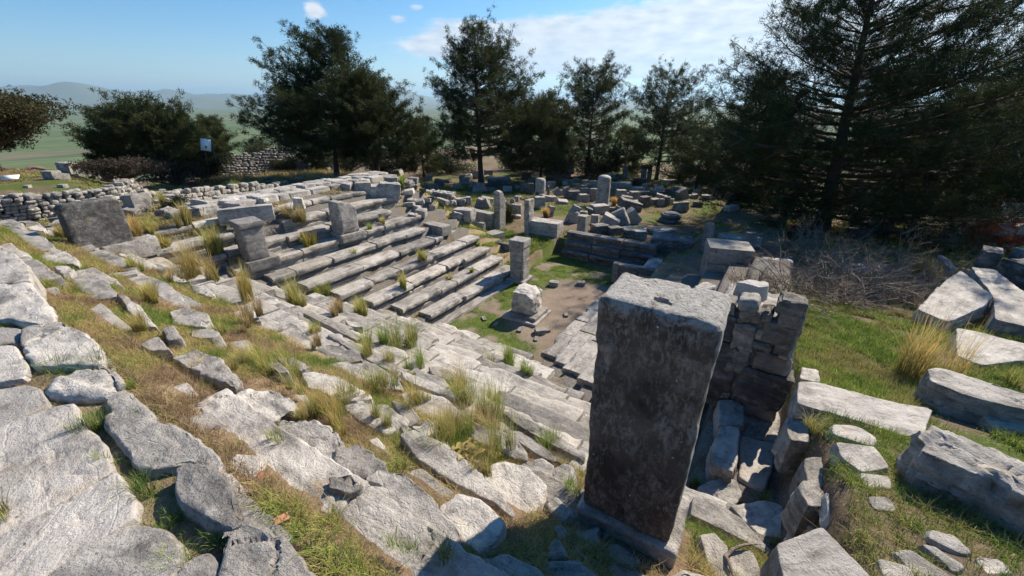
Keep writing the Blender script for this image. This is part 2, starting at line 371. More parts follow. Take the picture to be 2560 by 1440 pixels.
def boxrock(name, size, loc, rot=(0, 0, 0), mat='stone', r=.03, amp=.015, res=None, parent=None, taper=0., base=True, strata=False, chips=1., pre=None):
    """rounded, weathered block; origin at the middle of its base"""
    SEED[0] += 1; s = SEED[0] * 5
    d0 = math.hypot(loc[0], loc[1]) if parent is None else 12
    if res is None: res = min(.2, max(.025, .008 * d0))
    sx, sy, sz = [a / 2 for a in size]; nn = [max(2, min(60, int(2 * a / res))) for a in (sx, sy, sz)]
    Vs, Fs = [], []; off = 0
    def grid(n):
        t = np.linspace(-1, 1, n + 1); return np.sign(t) * np.abs(t) ** .8 if n > 3 else t
    for ax in range(3):
        a, b = [q for q in range(3) if q != ax]
        ga, gb = np.meshgrid(grid(nn[a]), grid(nn[b]), indexing='ij')
        for sg in (-1, 1):
            v = np.zeros((ga.size, 3)); v[:, a] = ga.ravel(); v[:, b] = gb.ravel(); v[:, ax] = sg
            na, nb_ = ga.shape; ii, jj = np.meshgrid(np.arange(na - 1), np.arange(nb_ - 1), indexing='ij'); q0 = ii * nb_ + jj
            f = np.stack([q0, q0 + nb_, q0 + nb_ + 1, q0 + 1], -1).reshape(-1, 4)
            if (sg > 0) == (ax == 1): f = f[:, ::-1]
            Vs.append(v); Fs.append(f + off); off += len(v)
    V = np.concatenate(Vs) * [sx, sy, sz]; F = np.concatenate(Fs)
    rr = min(r, sx * .5, sy * .5, sz * .5)
    inn = np.clip(V, [-(sx - rr), -(sy - rr), -(sz - rr)], [sx - rr, sy - rr, sz - rr]); dd = V - inn; l = np.linalg.norm(dd, axis=1, keepdims=True) + 1e-9
    Nn = dd / l; V = inn + Nn * rr
    lo = fbm(V * 2.4, s, 3); st = fbm(V * ([20, 20, 3] if strata else [9, 9, 9]) + lo[:, None], s + 2, 4); fi = fbm(V * 20, s + 4, 3)
    nedge = (np.abs(V) > np.array([sx, sy, sz]) - rr * 1.6).sum(1)
    chip = np.clip(fbm(V * 3.5, s + 6, 3) - .15, 0, 1) * np.where(nedge >= 2, 5., .3) * chips
    V = V + Nn * (amp * (1.1 * lo + .7 * st + .3 * fi - chip))[:, None]
    V[:, 2] += sz
    if taper: V[:, :2] *= (1 - taper * V[:, 2:3] / (2 * sz))
    if pre is not None: V = pre(V)
    # weld coincident seam vertices
    key = np.round(V / 1e-5).astype(np.int64); _, first, inv = np.unique(key, axis=0, return_index=True, return_inverse=True)
    V = V[first]; F = inv.ravel()[F]
    return mesh_np(name, V, F, mat, loc, rot, parent, sharp=45)
def seat(name, p0, p1, z, tread=.54, h=.37, mat='stone', up=(0, 1), amp=.012, broken=.5):
    """seat block between p0 and p1 (front edge), up = unit vector pointing up the bank"""
    SEED[0] += 1; s = SEED[0] * 3
    p0 = np.array(p0, float); p1 = np.array(p1, float); Ln = np.linalg.norm(p1 - p0); t = (p1 - p0) / Ln; u = np.array(up, float)
    c = (p0 + p1) / 2; res = min(.12, max(.03, .0065 * math.hypot(*c)))
    prof = [(tread, -.16), (tread, -.03), (tread - .02, -.004)]
    for q in np.linspace(tread - .06, .07, max(3, int(tread / res))): prof.append((q, 0))
    prof += [(.035, -.004), (.012, -.02), (0, -.06), (0, -.12), (.01, -.165), (.04, -.195), (.12, -.21), (.15, -.24), (.15, -.31), (.10, -.33), (.10, -h), (.10, -h - .10)]
    prof = np.array(prof); m = len(prof); n = max(3, int(Ln / res) + 1); xs = np.linspace(-Ln / 2, Ln / 2, n)
    X = np.tile(xs, m); D = np.repeat(prof[:, 0], n); Z = np.repeat(prof[:, 1], n)
    P = np.c_[X, D, Z]
    lo = fbm(P * [1.6, 2.5, 3], s, 3); st = fbm(P * [2.5, 14, 16] + lo[:, None], s + 5, 4); hi = fbm(P * 15, s + 9, 3)
    nose = np.exp(-((D / .12) ** 2)) * (Z > -.2)
    ch = np.clip(fbm(np.c_[X * 2.3, D * 0, Z * 2], s + 13, 3) + broken * .55 - .25, 0, 1) * 1.15
    ch2 = np.clip(fbm(P * [6, 3, 3], s + 15, 3) - .1, 0, 1) * .3
    D2 = D + nose * (ch * .16 + ch2 * .12) + amp * (lo + st + .4 * hi) * np.where(Z < -.02, 1, .15)
    Z2 = Z - nose * (ch * .06 + ch2 * .07) * (Z > -.12) + amp * (lo + .5 * st + .35 * hi) * np.where(Z > -.03, 1, .1)
    X2 = X + np.where(np.abs(X) > Ln / 2 - 1e-6, -np.sign(X) * (.008 + .02 * (hi + .5)), 0)
    # in the local frame x along t, y along u
    V = np.c_[X2, D2 if True else D, Z2]
    cross = t[0] * u[1] - t[1] * u[0]
    if cross < 0: V[:, 0] *= -1; V = V.reshape(m, n, 3)[:, ::-1].reshape(-1, 3); t = -t
    i, j = np.meshgrid(np.arange(m - 1), np.arange(n - 1), indexing='ij'); a = i * n + j
    F = np.stack([a, a + n, a + n + 1, a + 1], -1).reshape(-1, 4)
    # end caps
    tris = []
    for e in (0, n - 1):
        ring = np.arange(m) * n + e
        for q in range(1, m - 1):
            tri = (ring[0], ring[q], ring[q + 1]) if e == 0 else (ring[0], ring[q + 1], ring[q])
            tris.append(tri)
    ang = math.atan2(t[1], t[0])
    return mesh_np(name, V, [F, np.array(tris)], mat, (c[0], c[1], z), (0, 0, ang), sharp=38)

# ------------------------------------------------------------------ ground: one sheet from the steps to the horizon
def ground():
    def ax(lo, hi, d, far, g):
        a = list(np.arange(lo, hi, d)); s = d
        while a[-1] < far: s *= g; a.append(a[-1] + s)
        s = d; b = []
        x = lo
        while x > -far: s *= g; x -= s; b.append(x)
        return np.array(b[::-1] + a)
    xs = ax(-20.5, 6, .085, 60000, 1.09); ys = ax(-1.5, 21, .085, 60000, 1.09)
    X, Y = np.meshgrid(xs, ys, indexing='ij'); Z = G(X, Y)
    P = np.stack([X, Y, Z], -1).reshape(-1, 3); nx, ny = X.shape
    i, j = np.meshgrid(np.arange(nx - 1), np.arange(ny - 1), indexing='ij'); a = i * ny + j
    F = np.stack([a, a + ny, a + ny + 1, a + 1], -1).reshape(-1, 4)
    x, y, z = P.T; Pn = np.c_[x, y, 0 * x]
    n1 = fbm(Pn * .7, 31, 4); n2 = fbm(Pn * 3, 33, 4); n3 = fbm(Pn * .25, 35, 3)
    soil = np.array([.19, .135, .09]); dry = np.array([.30, .245, .155]); green = np.array([.10, .14, .03]); grav = np.array([.24, .195, .155]); stone = np.array([.22, .21, .195])
    c = np.tile(soil, (len(x), 1)) * (1 + .5 * n2[:, None])
    def bl(c, col, w): w = np.clip(w, 0, 1)[:, None]; return c * (1 - w) + col * w
    c = bl(c, dry, sm(-.15, .3, n1) * .8)
    bank = ((x > -19) & (x < .9) & (y < 15.5) & ~((x > -9.6) & (x < -5.1) & (y > 9.5)))
    c = np.where((bank & (y > 3.5))[:, None], bl(c * .8, stone * .8, sm(-.5, 0, n2)), c)
    orch = ((x > -9.6) & (x < -5.1) & (y > 9.4) & (y < 18.2))
    gm = green_mask(x, y)
    co = bl(np.tile(grav, (len(x), 1)) * (1 + .25 * n2[:, None]), green, gm); c = np.where(orch[:, None], co, c)
    out = (y > 18) | (x < -18) | (x > .9)
    cg = bl(np.tile(np.array([.17, .13, .095]), (len(x), 1)) * (1 + .3 * n2[:, None]), green * .8, sm(-.05, .3, n1 + .3 * n2))
    c = np.where(out[:, None], cg, c)
    r = np.hypot(x, y)
    slope = np.array([.20, .15, .11]); c = bl(c, slope * (1 + .4 * fbm(Pn * .05, 41, 3)[:, None]), sm(62, 74, r) * 1.0)
    me_o = mesh_np('ground', P, F, ground_mat(), smooth=True, col=c)
    me_o['kind'] = 'structure'
def green_mask(x, y):
    n = fbm(np.c_[x, y, 0 * x] * 1.1, 51, 4)
    a = sm(-6.9, -8.3, x + .5 * n) + sm(11.6, 10.2, y) * sm(-5.0, -6.4, x) + sm(16.0, 17.0, y) * .9
    return np.clip(a, 0, 1) * sm(-.45, -.05, n)
def ground_mat():
    m = newmat('ground_and_fields'); b = NB(m)
    a = b.n('ShaderNodeAttribute', attribute_name='Col').outputs['Color']
    geo = b.n('ShaderNodeNewGeometry'); pos = geo.outputs['Position']
    sep = b.n('ShaderNodeSeparateXYZ'); b.L.new(pos, sep.inputs[0])
    f = b.noise(pos, 22, 8, .7); f2 = b.noise(pos, 90, 3, .6)
    near = b.mix(1.0, a, b.ramp(f, [(.3, (.55, .55, .55)), (.7, (1.5, 1.45, 1.4))]), 'MULTIPLY')
    # pebbles
    vo = b.n('ShaderNodeTexVoronoi'); b.L.new(pos, vo.inputs['Vector']); vo.inputs['Scale'].default_value = 26
    peb = b.math('MULTIPLY', b.math('LESS_THAN', vo.outputs['Distance'], .22), b.math('GREATER_THAN', f, .52))
    near = b.mix(b.math('MULTIPLY', peb, .7), near, (.36, .33, .29))
    # the plain: strips and blocks of farmland
    def fields(scale, rot, seed):
        mp = b.n('ShaderNodeMapping'); b.L.new(pos, mp.inputs[0]); mp.inputs['Rotation'].default_value = (0, 0, rot); mp.inputs['Scale'].default_value = scale; mp.inputs['Location'].default_value = (seed, seed, 0)
        s2 = b.n('ShaderNodeSeparateXYZ'); b.L.new(mp.outputs[0], s2.inputs[0])
        fx = b.math('FLOOR', s2.outputs[0]); w = b.n('ShaderNodeTexWhiteNoise', noise_dimensions='1D'); b.L.new(fx, w.inputs['W'])
        fy = b.math('FLOOR', b.math('ADD', s2.outputs[1], b.math('MULTIPLY', w.outputs[0], 3)))
        cx = b.n('ShaderNodeCombineXYZ'); b.L.new(fx, cx.inputs[0]); b.L.new(fy, cx.inputs[1])
        w2 = b.n('ShaderNodeTexWhiteNoise', noise_dimensions='2D'); b.L.new(cx.outputs[0], w2.inputs['Vector']); return w2.outputs[0], s2
    w1, s2 = fields((1 / 160., 1 / 520., 1), .62, 3.3)
    fc = b.n('ShaderNodeValToRGB'); b.L.new(w1, fc.inputs[0]); e = fc.color_ramp; e.interpolation = 'CONSTANT'
    cols = [(.0, (.075, .115, .04)), (.3, (.10, .14, .055)), (.52, (.055, .09, .035)), (.66, (.15, .12, .085)), (.74, (.085, .125, .045)), (.88, (.24, .16, .12)), (.94, (.10, .15, .06))]
    e.elements[0].color = (*cols[0][1], 1); e.elements[1].position = cols[1][0]; e.elements[1].color = (*cols[1][1], 1)
    for p, c in cols[2:]:
        q = e.elements.new(p); q.color = (*c, 1)
    fr = b.math('FRACT', s2.outputs[0]); track = b.math('LESS_THAN', fr, .035)
    far = b.mix(b.math('MULTIPLY', track, .7), fc.outputs[0], (.26, .22, .17))
    mott = b.noise(b.mapping(pos, (.003, .003, .003)), 5, 6); far = b.mix(.35, far, b.ramp(mott, [(.35, (.05, .07, .035)), (.65, (.15, .18, .09))]))
    low = b.math('MULTIPLY', b.math('SUBTRACT', -78.0, sep.outputs[2]), .12, True)
    col = b.mix(low, near, far)
    p = b.n('ShaderNodeBsdfPrincipled'); b.L.new(col, p.inputs['Base Color']); p.inputs['Roughness'].default_value = .95; p.inputs['Specular IOR Level'].default_value = .1
    h = b.math('ADD', f, b.math('MULTIPLY', f2, .5)); bp = b.n('ShaderNodeBump'); b.L.new(h, bp.inputs['Height']); bp.inputs['Strength'].default_value = .9; bp.inputs['Distance'].default_value = .04
    b.L.new(bp.outputs[0], p.inputs['Normal']); b.out(p.outputs[0]); return m
ground()

def hills():
    # two ranges across the plain, seen through the air
    for nm, d0, wd, hmax, a0, a1, sd_ in (('hills', 12500, 2500, 240, -95, 40, 3), ('mountains', 19000, 4500, 860, -90, 60, 9)):
        na, nr = 260, 14
        az = np.radians(np.linspace(a0, a1, na)); t = np.linspace(-1, 1, nr)
        A, T = np.meshgrid(az, t, indexing='ij'); rr = d0 + T * wd
        X = np.sin(A) * rr; Y = np.cos(A) * rr
        Q = np.c_[(A * 6).ravel(), (T * .8).ravel(), np.zeros(A.size)]
        n = (.55 + .55 * fbm(Q * [1, 1, 1], sd_, 2) + .32 * fbm(Q * 4, sd_ + 3, 4)).reshape(A.shape)
        env = .25 + .75 * np.exp(-((np.degrees(A) + 66) / 30) ** 2) if nm == 'mountains' else .5 + .5 * np.exp(-((np.degrees(A) + 66) / 14) ** 2)
        Z = -92 + hmax * np.clip(n, .12, 2) * env * (1 - T ** 2) ** .8
        V = np.stack([X, Y, Z], -1).reshape(-1, 3); i, j = np.meshgrid(np.arange(na - 1), np.arange(nr - 1), indexing='ij'); a = i * nr + j
        o = mesh_np(nm, V, np.stack([a, a + 1, a + nr + 1, a + nr], -1).reshape(-1, 4), plain_mat(nm + '_scrub', (.10, .12, .07), .95)); o['kind'] = 'structure'
hills()

# ------------------------------------------------------------------ the banks of seats
ORD = ['', 'first', 'second', 'third', 'fourth', 'fifth', 'sixth', 'seventh', 'eighth', 'ninth', 'tenth', 'eleventh', 'twelfth', 'thirteenth', 'fourteenth', 'fifteenth', 'sixteenth',
       'seventeenth', 'eighteenth', 'nineteenth', 'twentieth']
def ordw(n):
    if n <= 20: return ORD[n]
    tens = {2: 'twenty', 3: 'thirty', 4: 'forty', 5: 'fifty', 6: 'sixty', 7: 'seventy', 8: 'eighty'}[n // 10]
    return tens + ('-' + ORD[n % 10] if n % 10 else 'th').replace('yth', 'ieth')
MATW = {'stone': 'grey marble', 'pale': 'pale marble', 'grey': 'dull grey marble', 'tan': 'buff marble', 'dark': 'dark stained marble'}
def build_bank(which):
    rr = random.Random({'E': 11, 'N': 12, 'W': 13}[which])
    rows = {'E': range(0, 10), 'N': range(0, 9), 'W': range(0, 7)}[which]
    for k in rows:
        z = .42 + RISE * k
        if which == 'E':
            X = -9.6 - PI_Z * k; a, bnd = 9.5 - PI_Z * k + .1, [15.5, 15.4, 15.3, 15.45, 13.6, 13.2, 13.7, 12.6, 13.9, 14.2][k]
            pt = lambda s, d: (X + d, s); upv = (-1, 0); where = 'on the far left bank'
        elif which == 'N':
            Y = 9.5 - PI_Z * k; a, bnd = -9.6 - PI_Z * k + .55, -5.1 + PI_Z * k - .1
            pt = lambda s, d: (s, Y + d); upv = (0, -1); where = 'on the near bank'
        else:
            X = -5.1 + PI_Z * k; a, bnd = 9.5 - PI_Z * k + .15, [14.2, 14.0, 13.6, 13.0, 12.4, 11.5, 10.5][k]
            pt = lambda s, d: (X + d, s); upv = (1, 0); where = 'on the shaded right bank'
        s = a; idx = 1
        while s < bnd - .3:
            L = rr.choice([.9, 1.2, 1.5, 1.9, 2.2]) * rr.uniform(.9, 1.1); e = min(s + L, bnd)
            if bnd - e < .35: e = bnd
            miss = rr.random() < {'E': .03 if k < 7 else .12, 'N': .02 if k < 6 else .08, 'W': .12}[which]
            if not miss:
                mt = rr.choices(['stone', 'pale', 'grey', 'tan'], {'E': [6, 2, 4, 2], 'N': [4, 3, 1, 6], 'W': [3, 0, 7, 0]}[which])[0]
                br = rr.random() ** 1.1 * .8; dz = rr.uniform(-.02, .02)
                off = rr.uniform(-.02, .03)
                m1 = 1 if upv[0] < 0 or upv[1] < 0 else -1
                o = seat('seat_block', pt(s + .008, off * m1), pt(e - .008, (off + rr.uniform(-.012, .012)) * m1), z + dz, (.665 if which != 'N' else .54), .45, mt, upv, .012 if which == 'E' else .014, br)
                w = 'broken-nosed' if br > .72 else 'worn' if br > .35 else 'sharp-nosed'
                tag(o, f'{w} {MATW[mt].split()[0]} seat block, {ordw(idx)} from left, {ordw(k + 1)} row up {where}', 'seat block', f'stone seat blocks {where}')
            idx += 1; s = e
for w_ in 'ENW': build_bank(w_)
# long footing course along the east edge of the orchestra
o = rock('footing_slab', [(-9.62, 9.6), (-9.22, 9.6), (-9.2, 15.6), (-9.6, 15.6)], .09, .2, 'slab', .02, .01); tag(o, 'long pale footing course between the seats and the grass beside the altar', 'paving slab')

# ------------------------------------------------------------------ traced stones of the broken upper rows
def env_z(Y, k0=0): return .42 + RISE * (9.5 - Y) / PI_Z
def plane_at(u, v, dz=0.0):
    x, y, d = ray(u, v); a = RISE / PI_Z; z0 = .42 + 9.5 * a + dz
    k = (z0 - CAM_H) / (d + a * y); return x * k, y * k, CAM_H + d * k
def grow_poly(P, d=.022):
    P = np.array(P, float); c = P.mean(0); D = P - c; l = np.linalg.norm(D, axis=1, keepdims=True) + 1e-9; return c + D * (1 + d / l)
def traced(c, pts, h=.34, mat='stone', amp=.02, dz=0.0, zmax=5.47, r=.035, name='broken_step_stone', mode='N', tilt=(0, 0), zt=None, **kw):
    px = cv(c, pts)
    if zt is None:
        if mode == 'N':
            q = [plane_at(u, v, dz) for u, v in px]; j = max(range(len(q)), key=lambda i: q[i][1]); zt = min(q[j][2], zmax)
        else:
            j = max(range(len(px)), key=lambda i: px[i][1]); u, v = px[j]; hx, hy, hz = hit(u, v); zt = hz + dz
            for _ in range(3): hx, hy = at(u, v, zt); zt = .5 * zt + .5 * (g1(hx, hy) + dz)
    poly = [at(u, v, zt) for u, v in px]
    return rock(name, grow_poly(poly), zt, h, mat, r, amp, tilt=tilt, **kw), poly, zt
STONES = []; POLYS = []   # (obj, centre, zt, mat, desc)
def T(c, pts, mat='stone', h=.34, desc='', **kw):
    o, poly, zt = traced(c, pts, h=h, mat=mat, **kw); p = np.array(poly).mean(0); STONES.append((o, p, zt, mat, desc)); POLYS.append(poly); return o
# curb of the top step
T('A', [(0, 40), (60, 55), (105, 105), (125, 140), (128, 172), (60, 185), (-60, 180), (-60, 30)], 'pale', .42, 'smooth white curb stone', amp=.03, r=.028, zt=5.46)
T('A', [(-60, 190), (60, 188), (130, 180), (160, 215), (205, 280), (245, 345), (180, 362), (110, 352), (40, 335), (-60, 330)], 'pale', .42, 'cracked curb stone with grass in its joint', amp=.035, r=.028, zt=5.46)
T('A', [(95, 450), (150, 395), (270, 365), (350, 385), (400, 430), (448, 500), (430, 535), (300, 530), (150, 535)], 'pale', .42, 'broad rippled curb stone', amp=.04, r=.03, zt=5.46)
T('A', [(192, 640), (230, 590), (330, 555), (440, 540), (500, 600), (515, 640), (440, 665), (330, 668), (205, 662)], 'pale', .42, 'lumpy curb stone', amp=.045, r=.06, zt=5.46)
T('A', [(445, 700), (470, 670), (540, 632), (600, 690), (660, 745), (760, 800), (860, 862), (940, 925), (952, 950), (935, 985), (850, 955), (770, 950), (640, 975), (600, 965), (520, 865), (460, 790)], 'pale', .44, 'long smooth curb stone', amp=.022, r=.025, zt=5.46)
T('A', [(750, 985), (800, 955), (860, 952), (935, 990), (975, 1060), (1040, 1195), (1010, 1225), (930, 1230), (870, 1180), (790, 1110), (752, 1050)], 'grey', .46, 'dark flat-topped curb stone', amp=.02, r=.022, zt=5.50)
T('A', [(985, 1290), (1000, 1235), (1060, 1205), (1200, 1290), (1380, 1440), (1480, 1560), (1000, 1560), (960, 1440)], 'stone', .5, 'rough pitted curb stone', amp=.035, r=.028, zt=5.46)
T('A', [(950, 992), (990, 1000), (1060, 1075), (1150, 1170), (1250, 1262), (1215, 1288), (1065, 1200), (1042, 1192), (978, 1062)], 'pale', .36, 'lower ledge of the curb beside the dark flat stone', amp=.02, r=.02, zt=5.42)
T('A', [(100, 375), (185, 365), (240, 352), (280, 375), (180, 395), (95, 440)], 'pale', .36, 'broken curb piece between the rippled and the cracked curb stones', amp=.03, r=.02, zt=5.46)
T('A', [(415, 545), (470, 545), (520, 600), (530, 632), (500, 640), (490, 590)], 'pale', .36, 'thin front edge of the lumpy curb stone', amp=.02, r=.02, zt=5.46)
# terrace slabs
for pts, ds in (([(-80, 460), (60, 452), (112, 540), (100, 590), (-80, 615)], 'small slab'), ([(-80, 655), (100, 622), (160, 640), (198, 700), (60, 770), (-80, 830)], 'slab'),
                ([(-80, 840), (70, 775), (240, 715), (315, 705), (330, 770), (432, 868), (480, 985), (350, 1060), (130, 1190), (-80, 1290)], 'broad striped slab'),
                ([(-80, 1310), (130, 1205), (350, 1075), (490, 1000), (570, 1130), (560, 1190), (440, 1265), (170, 1440), (60, 1540), (-80, 1540)], 'wide slab'),
                ([(190, 1450), (440, 1285), (540, 1225), (610, 1240), (700, 1250), (770, 1330), (740, 1440), (600, 1560), (150, 1560)], 'slab'),
                ([(740, 1470), (830, 1370), (890, 1345), (970, 1440), (1000, 1560), (700, 1560)], 'small slab')):
    T('A', pts, 'slab', .15, 'grey terrace ' + ds, amp=.010, r=.02, zt=5.445, name='terrace_slab', out=.5)
T('A', [(-80, 395), (0, 370), (90, 375), (85, 440), (-80, 450)], 'slab', .15, 'small terrace slab', amp=.012, zt=5.42, name='terrace_slab')
NST = [('C', [(150, 680), (215, 635), (330, 650), (400, 700), (395, 732), (330, 725), (330, 765), (250, 790), (160, 745)], 'pale', .05),
 ('C', [(275, 835), (350, 770), (470, 770), (560, 800), (600, 860), (590, 900), (585, 985), (470, 955), (380, 905), (310, 880)], 'pale', .05),
 ('C', [(592, 895), (680, 875), (740, 915), (785, 962), (760, 985), (690, 1010), (610, 1000), (585, 940)], 'stone', .045),
 ('C', [(555, 1012), (640, 1005), (690, 1050), (625, 1080), (565, 1055)], 'stone', .03),
 ('C', [(700, 1090), (720, 1020), (780, 985), (880, 1000), (960, 1090), (1060, 1180), (1120, 1255), (1100, 1308), (1000, 1300), (900, 1285), (800, 1195)], 'grey', .025),
 ('A', [(735, 505), (830, 465), (920, 500), (980, 560), (1030, 605), (1000, 625), (900, 588), (800, 540)], 'stone', .045),
 ('A', [(595, 450), (680, 408), (725, 465), (650, 472)], 'stone', .03), ('A', [(500, 232), (550, 240), (600, 290), (665, 370), (625, 370), (560, 305)], 'stone', .025),
 ('A', [(285, 165), (330, 135), (420, 150), (500, 225), (490, 248), (400, 255)], 'stone', .03),
 ('A', [(530, 170), (600, 150), (690, 170), (740, 210), (808, 282), (740, 303), (640, 298), (600, 230)], 'grey', .02),
 ('A', [(725, 310), (800, 285), (880, 320), (905, 348), (880, 372), (745, 358)], 'stone', .045), ('A', [(690, 378), (740, 365), (778, 418), (722, 428)], 'stone', .02),
 ('A', [(820, 390), (900, 380), (945, 400), (900, 418), (825, 413)], 'stone', .03),
 ('L', [(40, 450), (250, 470), (440, 500), (560, 580), (695, 690), (650, 740), (470, 770), (300, 640)], 'slab', .02),
 ('L', [(-60, 370), (150, 340), (290, 410), (290, 470), (100, 430), (-60, 420)], 'stone', .03), ('L', [(280, 400), (480, 390), (590, 470), (560, 500), (320, 470)], 'slab', .02),
 ('L', [(580, 450), (700, 440), (830, 560), (820, 610), (640, 590)], 'stone', .03), ('L', [(920, 660), (1100, 630), (1270, 720), (1150, 760), (960, 730)], 'stone', .03),
 ('L', [(490, 820), (700, 760), (860, 780), (980, 870), (1000, 938), (880, 915), (600, 908)], 'pale', .04), ('L', [(680, 950), (860, 940), (950, 998), (800, 1045)], 'pale', .03),
 ('L', [(1030, 750), (1330, 730), (1560, 840), (1750, 950), (1740, 985), (1460, 995), (1250, 880)], 'grey', .02), ('L', [(1320, 1050), (1740, 1000), (1750, 1040), (1400, 1105)], 'grey', .02),
 ('L', [(1900, 930), (2050, 920), (2230, 1020), (2240, 1055), (2080, 1035)], 'stone', .04), ('L', [(2080, 1045), (2260, 1062), (2430, 1145), (2250, 1150), (2080, 1090)], 'pale', .04),
 ('L', [(2440, 1190), (2620, 1220), (2760, 1320), (2700, 1350), (2500, 1280)], 'stone', .04), ('L', [(1500, 790), (1600, 780), (1760, 860), (1700, 900)], 'stone', .03),
 ('C', [(440, 575), (500, 565), (600, 590), (720, 660), (725, 682), (640, 690), (560, 660), (470, 628)], 'pale', .03),
 ('C', [(620, 700), (700, 680), (800, 710), (860, 730), (890, 778), (800, 832), (730, 790), (650, 750)], 'pale', .045),
 ('C', [(820, 688), (900, 718), (938, 768), (892, 795), (860, 738)], 'tan', .02),
 ('C', [(860, 840), (920, 815), (1050, 880), (1180, 980), (1290, 1080), (1340, 1150), (1330, 1185), (1260, 1130), (1090, 1030), (940, 940)], 'stone', .02),
 ('C', [(905, 800), (970, 762), (1055, 838), (1045, 870), (990, 862)], 'stone', .03), ('C', [(500, 460), (560, 447), (670, 480), (688, 515), (600, 527), (540, 500)], 'grey', .03),
 ('C', [(550, 533), (640, 522), (740, 530), (850, 600), (868, 640), (780, 636), (650, 580)], 'stone', .03),
 ('C', [(868, 660), (940, 645), (1050, 680), (1115, 738), (1105, 762), (985, 758), (890, 720)], 'pale', .03),
 ('C', [(1030, 1150), (1110, 1090), (1200, 1120), (1298, 1200), (1260, 1298), (1180, 1325), (1090, 1220)], 'pale', .02),
 ('C', [(1215, 1000), (1280, 948), (1400, 980), (1473, 1050), (1460, 1125), (1360, 1235), (1320, 1170), (1240, 1080)], 'pale', .016),
 ('C', [(1400, 952), (1470, 945), (1508, 970), (1500, 1008), (1430, 1018)], 'pale', .04), ('C', [(1512, 990), (1560, 962), (1600, 980), (1605, 1075), (1542, 1058)], 'grey', .03),
 ('C', [(1140, 800), (1200, 790), (1320, 830), (1388, 900), (1398, 942), (1330, 928), (1180, 858)], 'stone', .03), ('C', [(1062, 902), (1130, 882), (1195, 940), (1150, 958)], 'tan', .02),
 ('C', [(1300, 740), (1350, 735), (1480, 810), (1648, 910), (1645, 948), (1500, 868), (1360, 790)], 'stone', .02),
 ('C', [(1300, 815), (1380, 822), (1480, 892), (1555, 958), (1470, 930), (1360, 860)], 'stone', .02),
 ('C', [(280, 275), (350, 270), (480, 350), (558, 400), (520, 408), (400, 350)], 'grey', .02), ('C', [(545, 407), (600, 402), (750, 490), (858, 558), (830, 573), (700, 500)], 'stone', .02),
 ('C', [(862, 562), (960, 592), (1080, 650), (1088, 678), (1000, 650), (880, 600)], 'stone', .03), ('C', [(980, 543), (1060, 552), (1108, 580), (1088, 603), (1000, 578)], 'tan', .03),
 ('C', [(440, 312), (500, 322), (620, 372), (698, 420), (670, 430), (560, 370)], 'tan', .02), ('C', [(620, 342), (680, 352), (698, 373), (642, 368)], 'tan', .03),
 ('C', [(330, 378), (390, 352), (430, 387), (448, 438), (400, 428)], 'stone', .04), ('C', [(285, 527), (330, 520), (378, 558), (342, 568)], 'grey', .02), ('C', [(335, 507), (400, 502), (468, 540), (440, 558), (382, 545)], 'grey', .03),
 ('C', [(180, 300), (230, 305), (262, 345), (240, 352)], 'pale', .04), ('C', [(1420, 682), (1460, 657), (1560, 680), (1650, 738), (1650, 768), (1500, 732)], 'tan', .02)]
for c_, p_, m_, a_ in NST: T(c_, p_, m_, .36, '', amp=a_, r=.010 + a_ * .25)
rr = random.Random(77)
for k in range(9, 13):
    Yf = 9.5 - PI_Z * k + .03; x = -9.6 - PI_Z * k * .75 + (2.2 if k > 10 else 0)
    while x < -.9:
        L = rr.uniform(1.0, 2.1)
        if rr.random() < .42:
            j = lambda a=.03: rr.uniform(-a, a)
            q = [(x, Yf + j(.015)), (x + L * .5, Yf + j(.02)), (x + L - .03, Yf + j()), (x + L - .03 + j(), Yf - .34 + j(.06)), (x + L * .5, Yf - .38 + j(.06)), (x + j(), Yf - .34 + j(.06))]
            mt = rr.choice(['stone', 'pale', 'stone', 'slab', 'tan']); zt = .42 + RISE * k - rr.uniform(.03, .08)
            o = rock('broken_step_stone', q, zt, .32, mt, .03, .026); STONES.append((o, np.mean(q, 0), zt + .07, mt, '')); POLYS.append(q)
        x += L
# thin paving in the channels between the rows
for c_, p_ in (('C', [(340, 660), (450, 668), (500, 740), (470, 800), (420, 735)]), ('C', [(850, 1012), (950, 982), (1100, 1090), (1035, 1160), (905, 1058)]), ('A', [(378, 305), (430, 270), (540, 360), (480, 400), (440, 395)]),
               ('C', [(80, 950), (150, 922), (255, 930), (240, 1010), (112, 1040)]), ('A', [(750, 770), (900, 740), (950, 780), (850, 830)]), ('A', [(700, 645), (800, 610), (842, 660), (750, 690)]),
               ('A', [(150, 215), (240, 200), (260, 235), (170, 240)]), ('C', [(95, 440), (200, 430), (260, 500), (160, 490)]), ('A', [(410, 60), (450, 50), (540, 100), (470, 90)]), ('C', [(680, 860), (760, 850), (840, 960), (800, 975)])):
    T(c_, p_, 'slab', .12, 'thin flat slab sunk in dry grass', amp=.012, r=.015, dz=-.13, name='channel_slab')
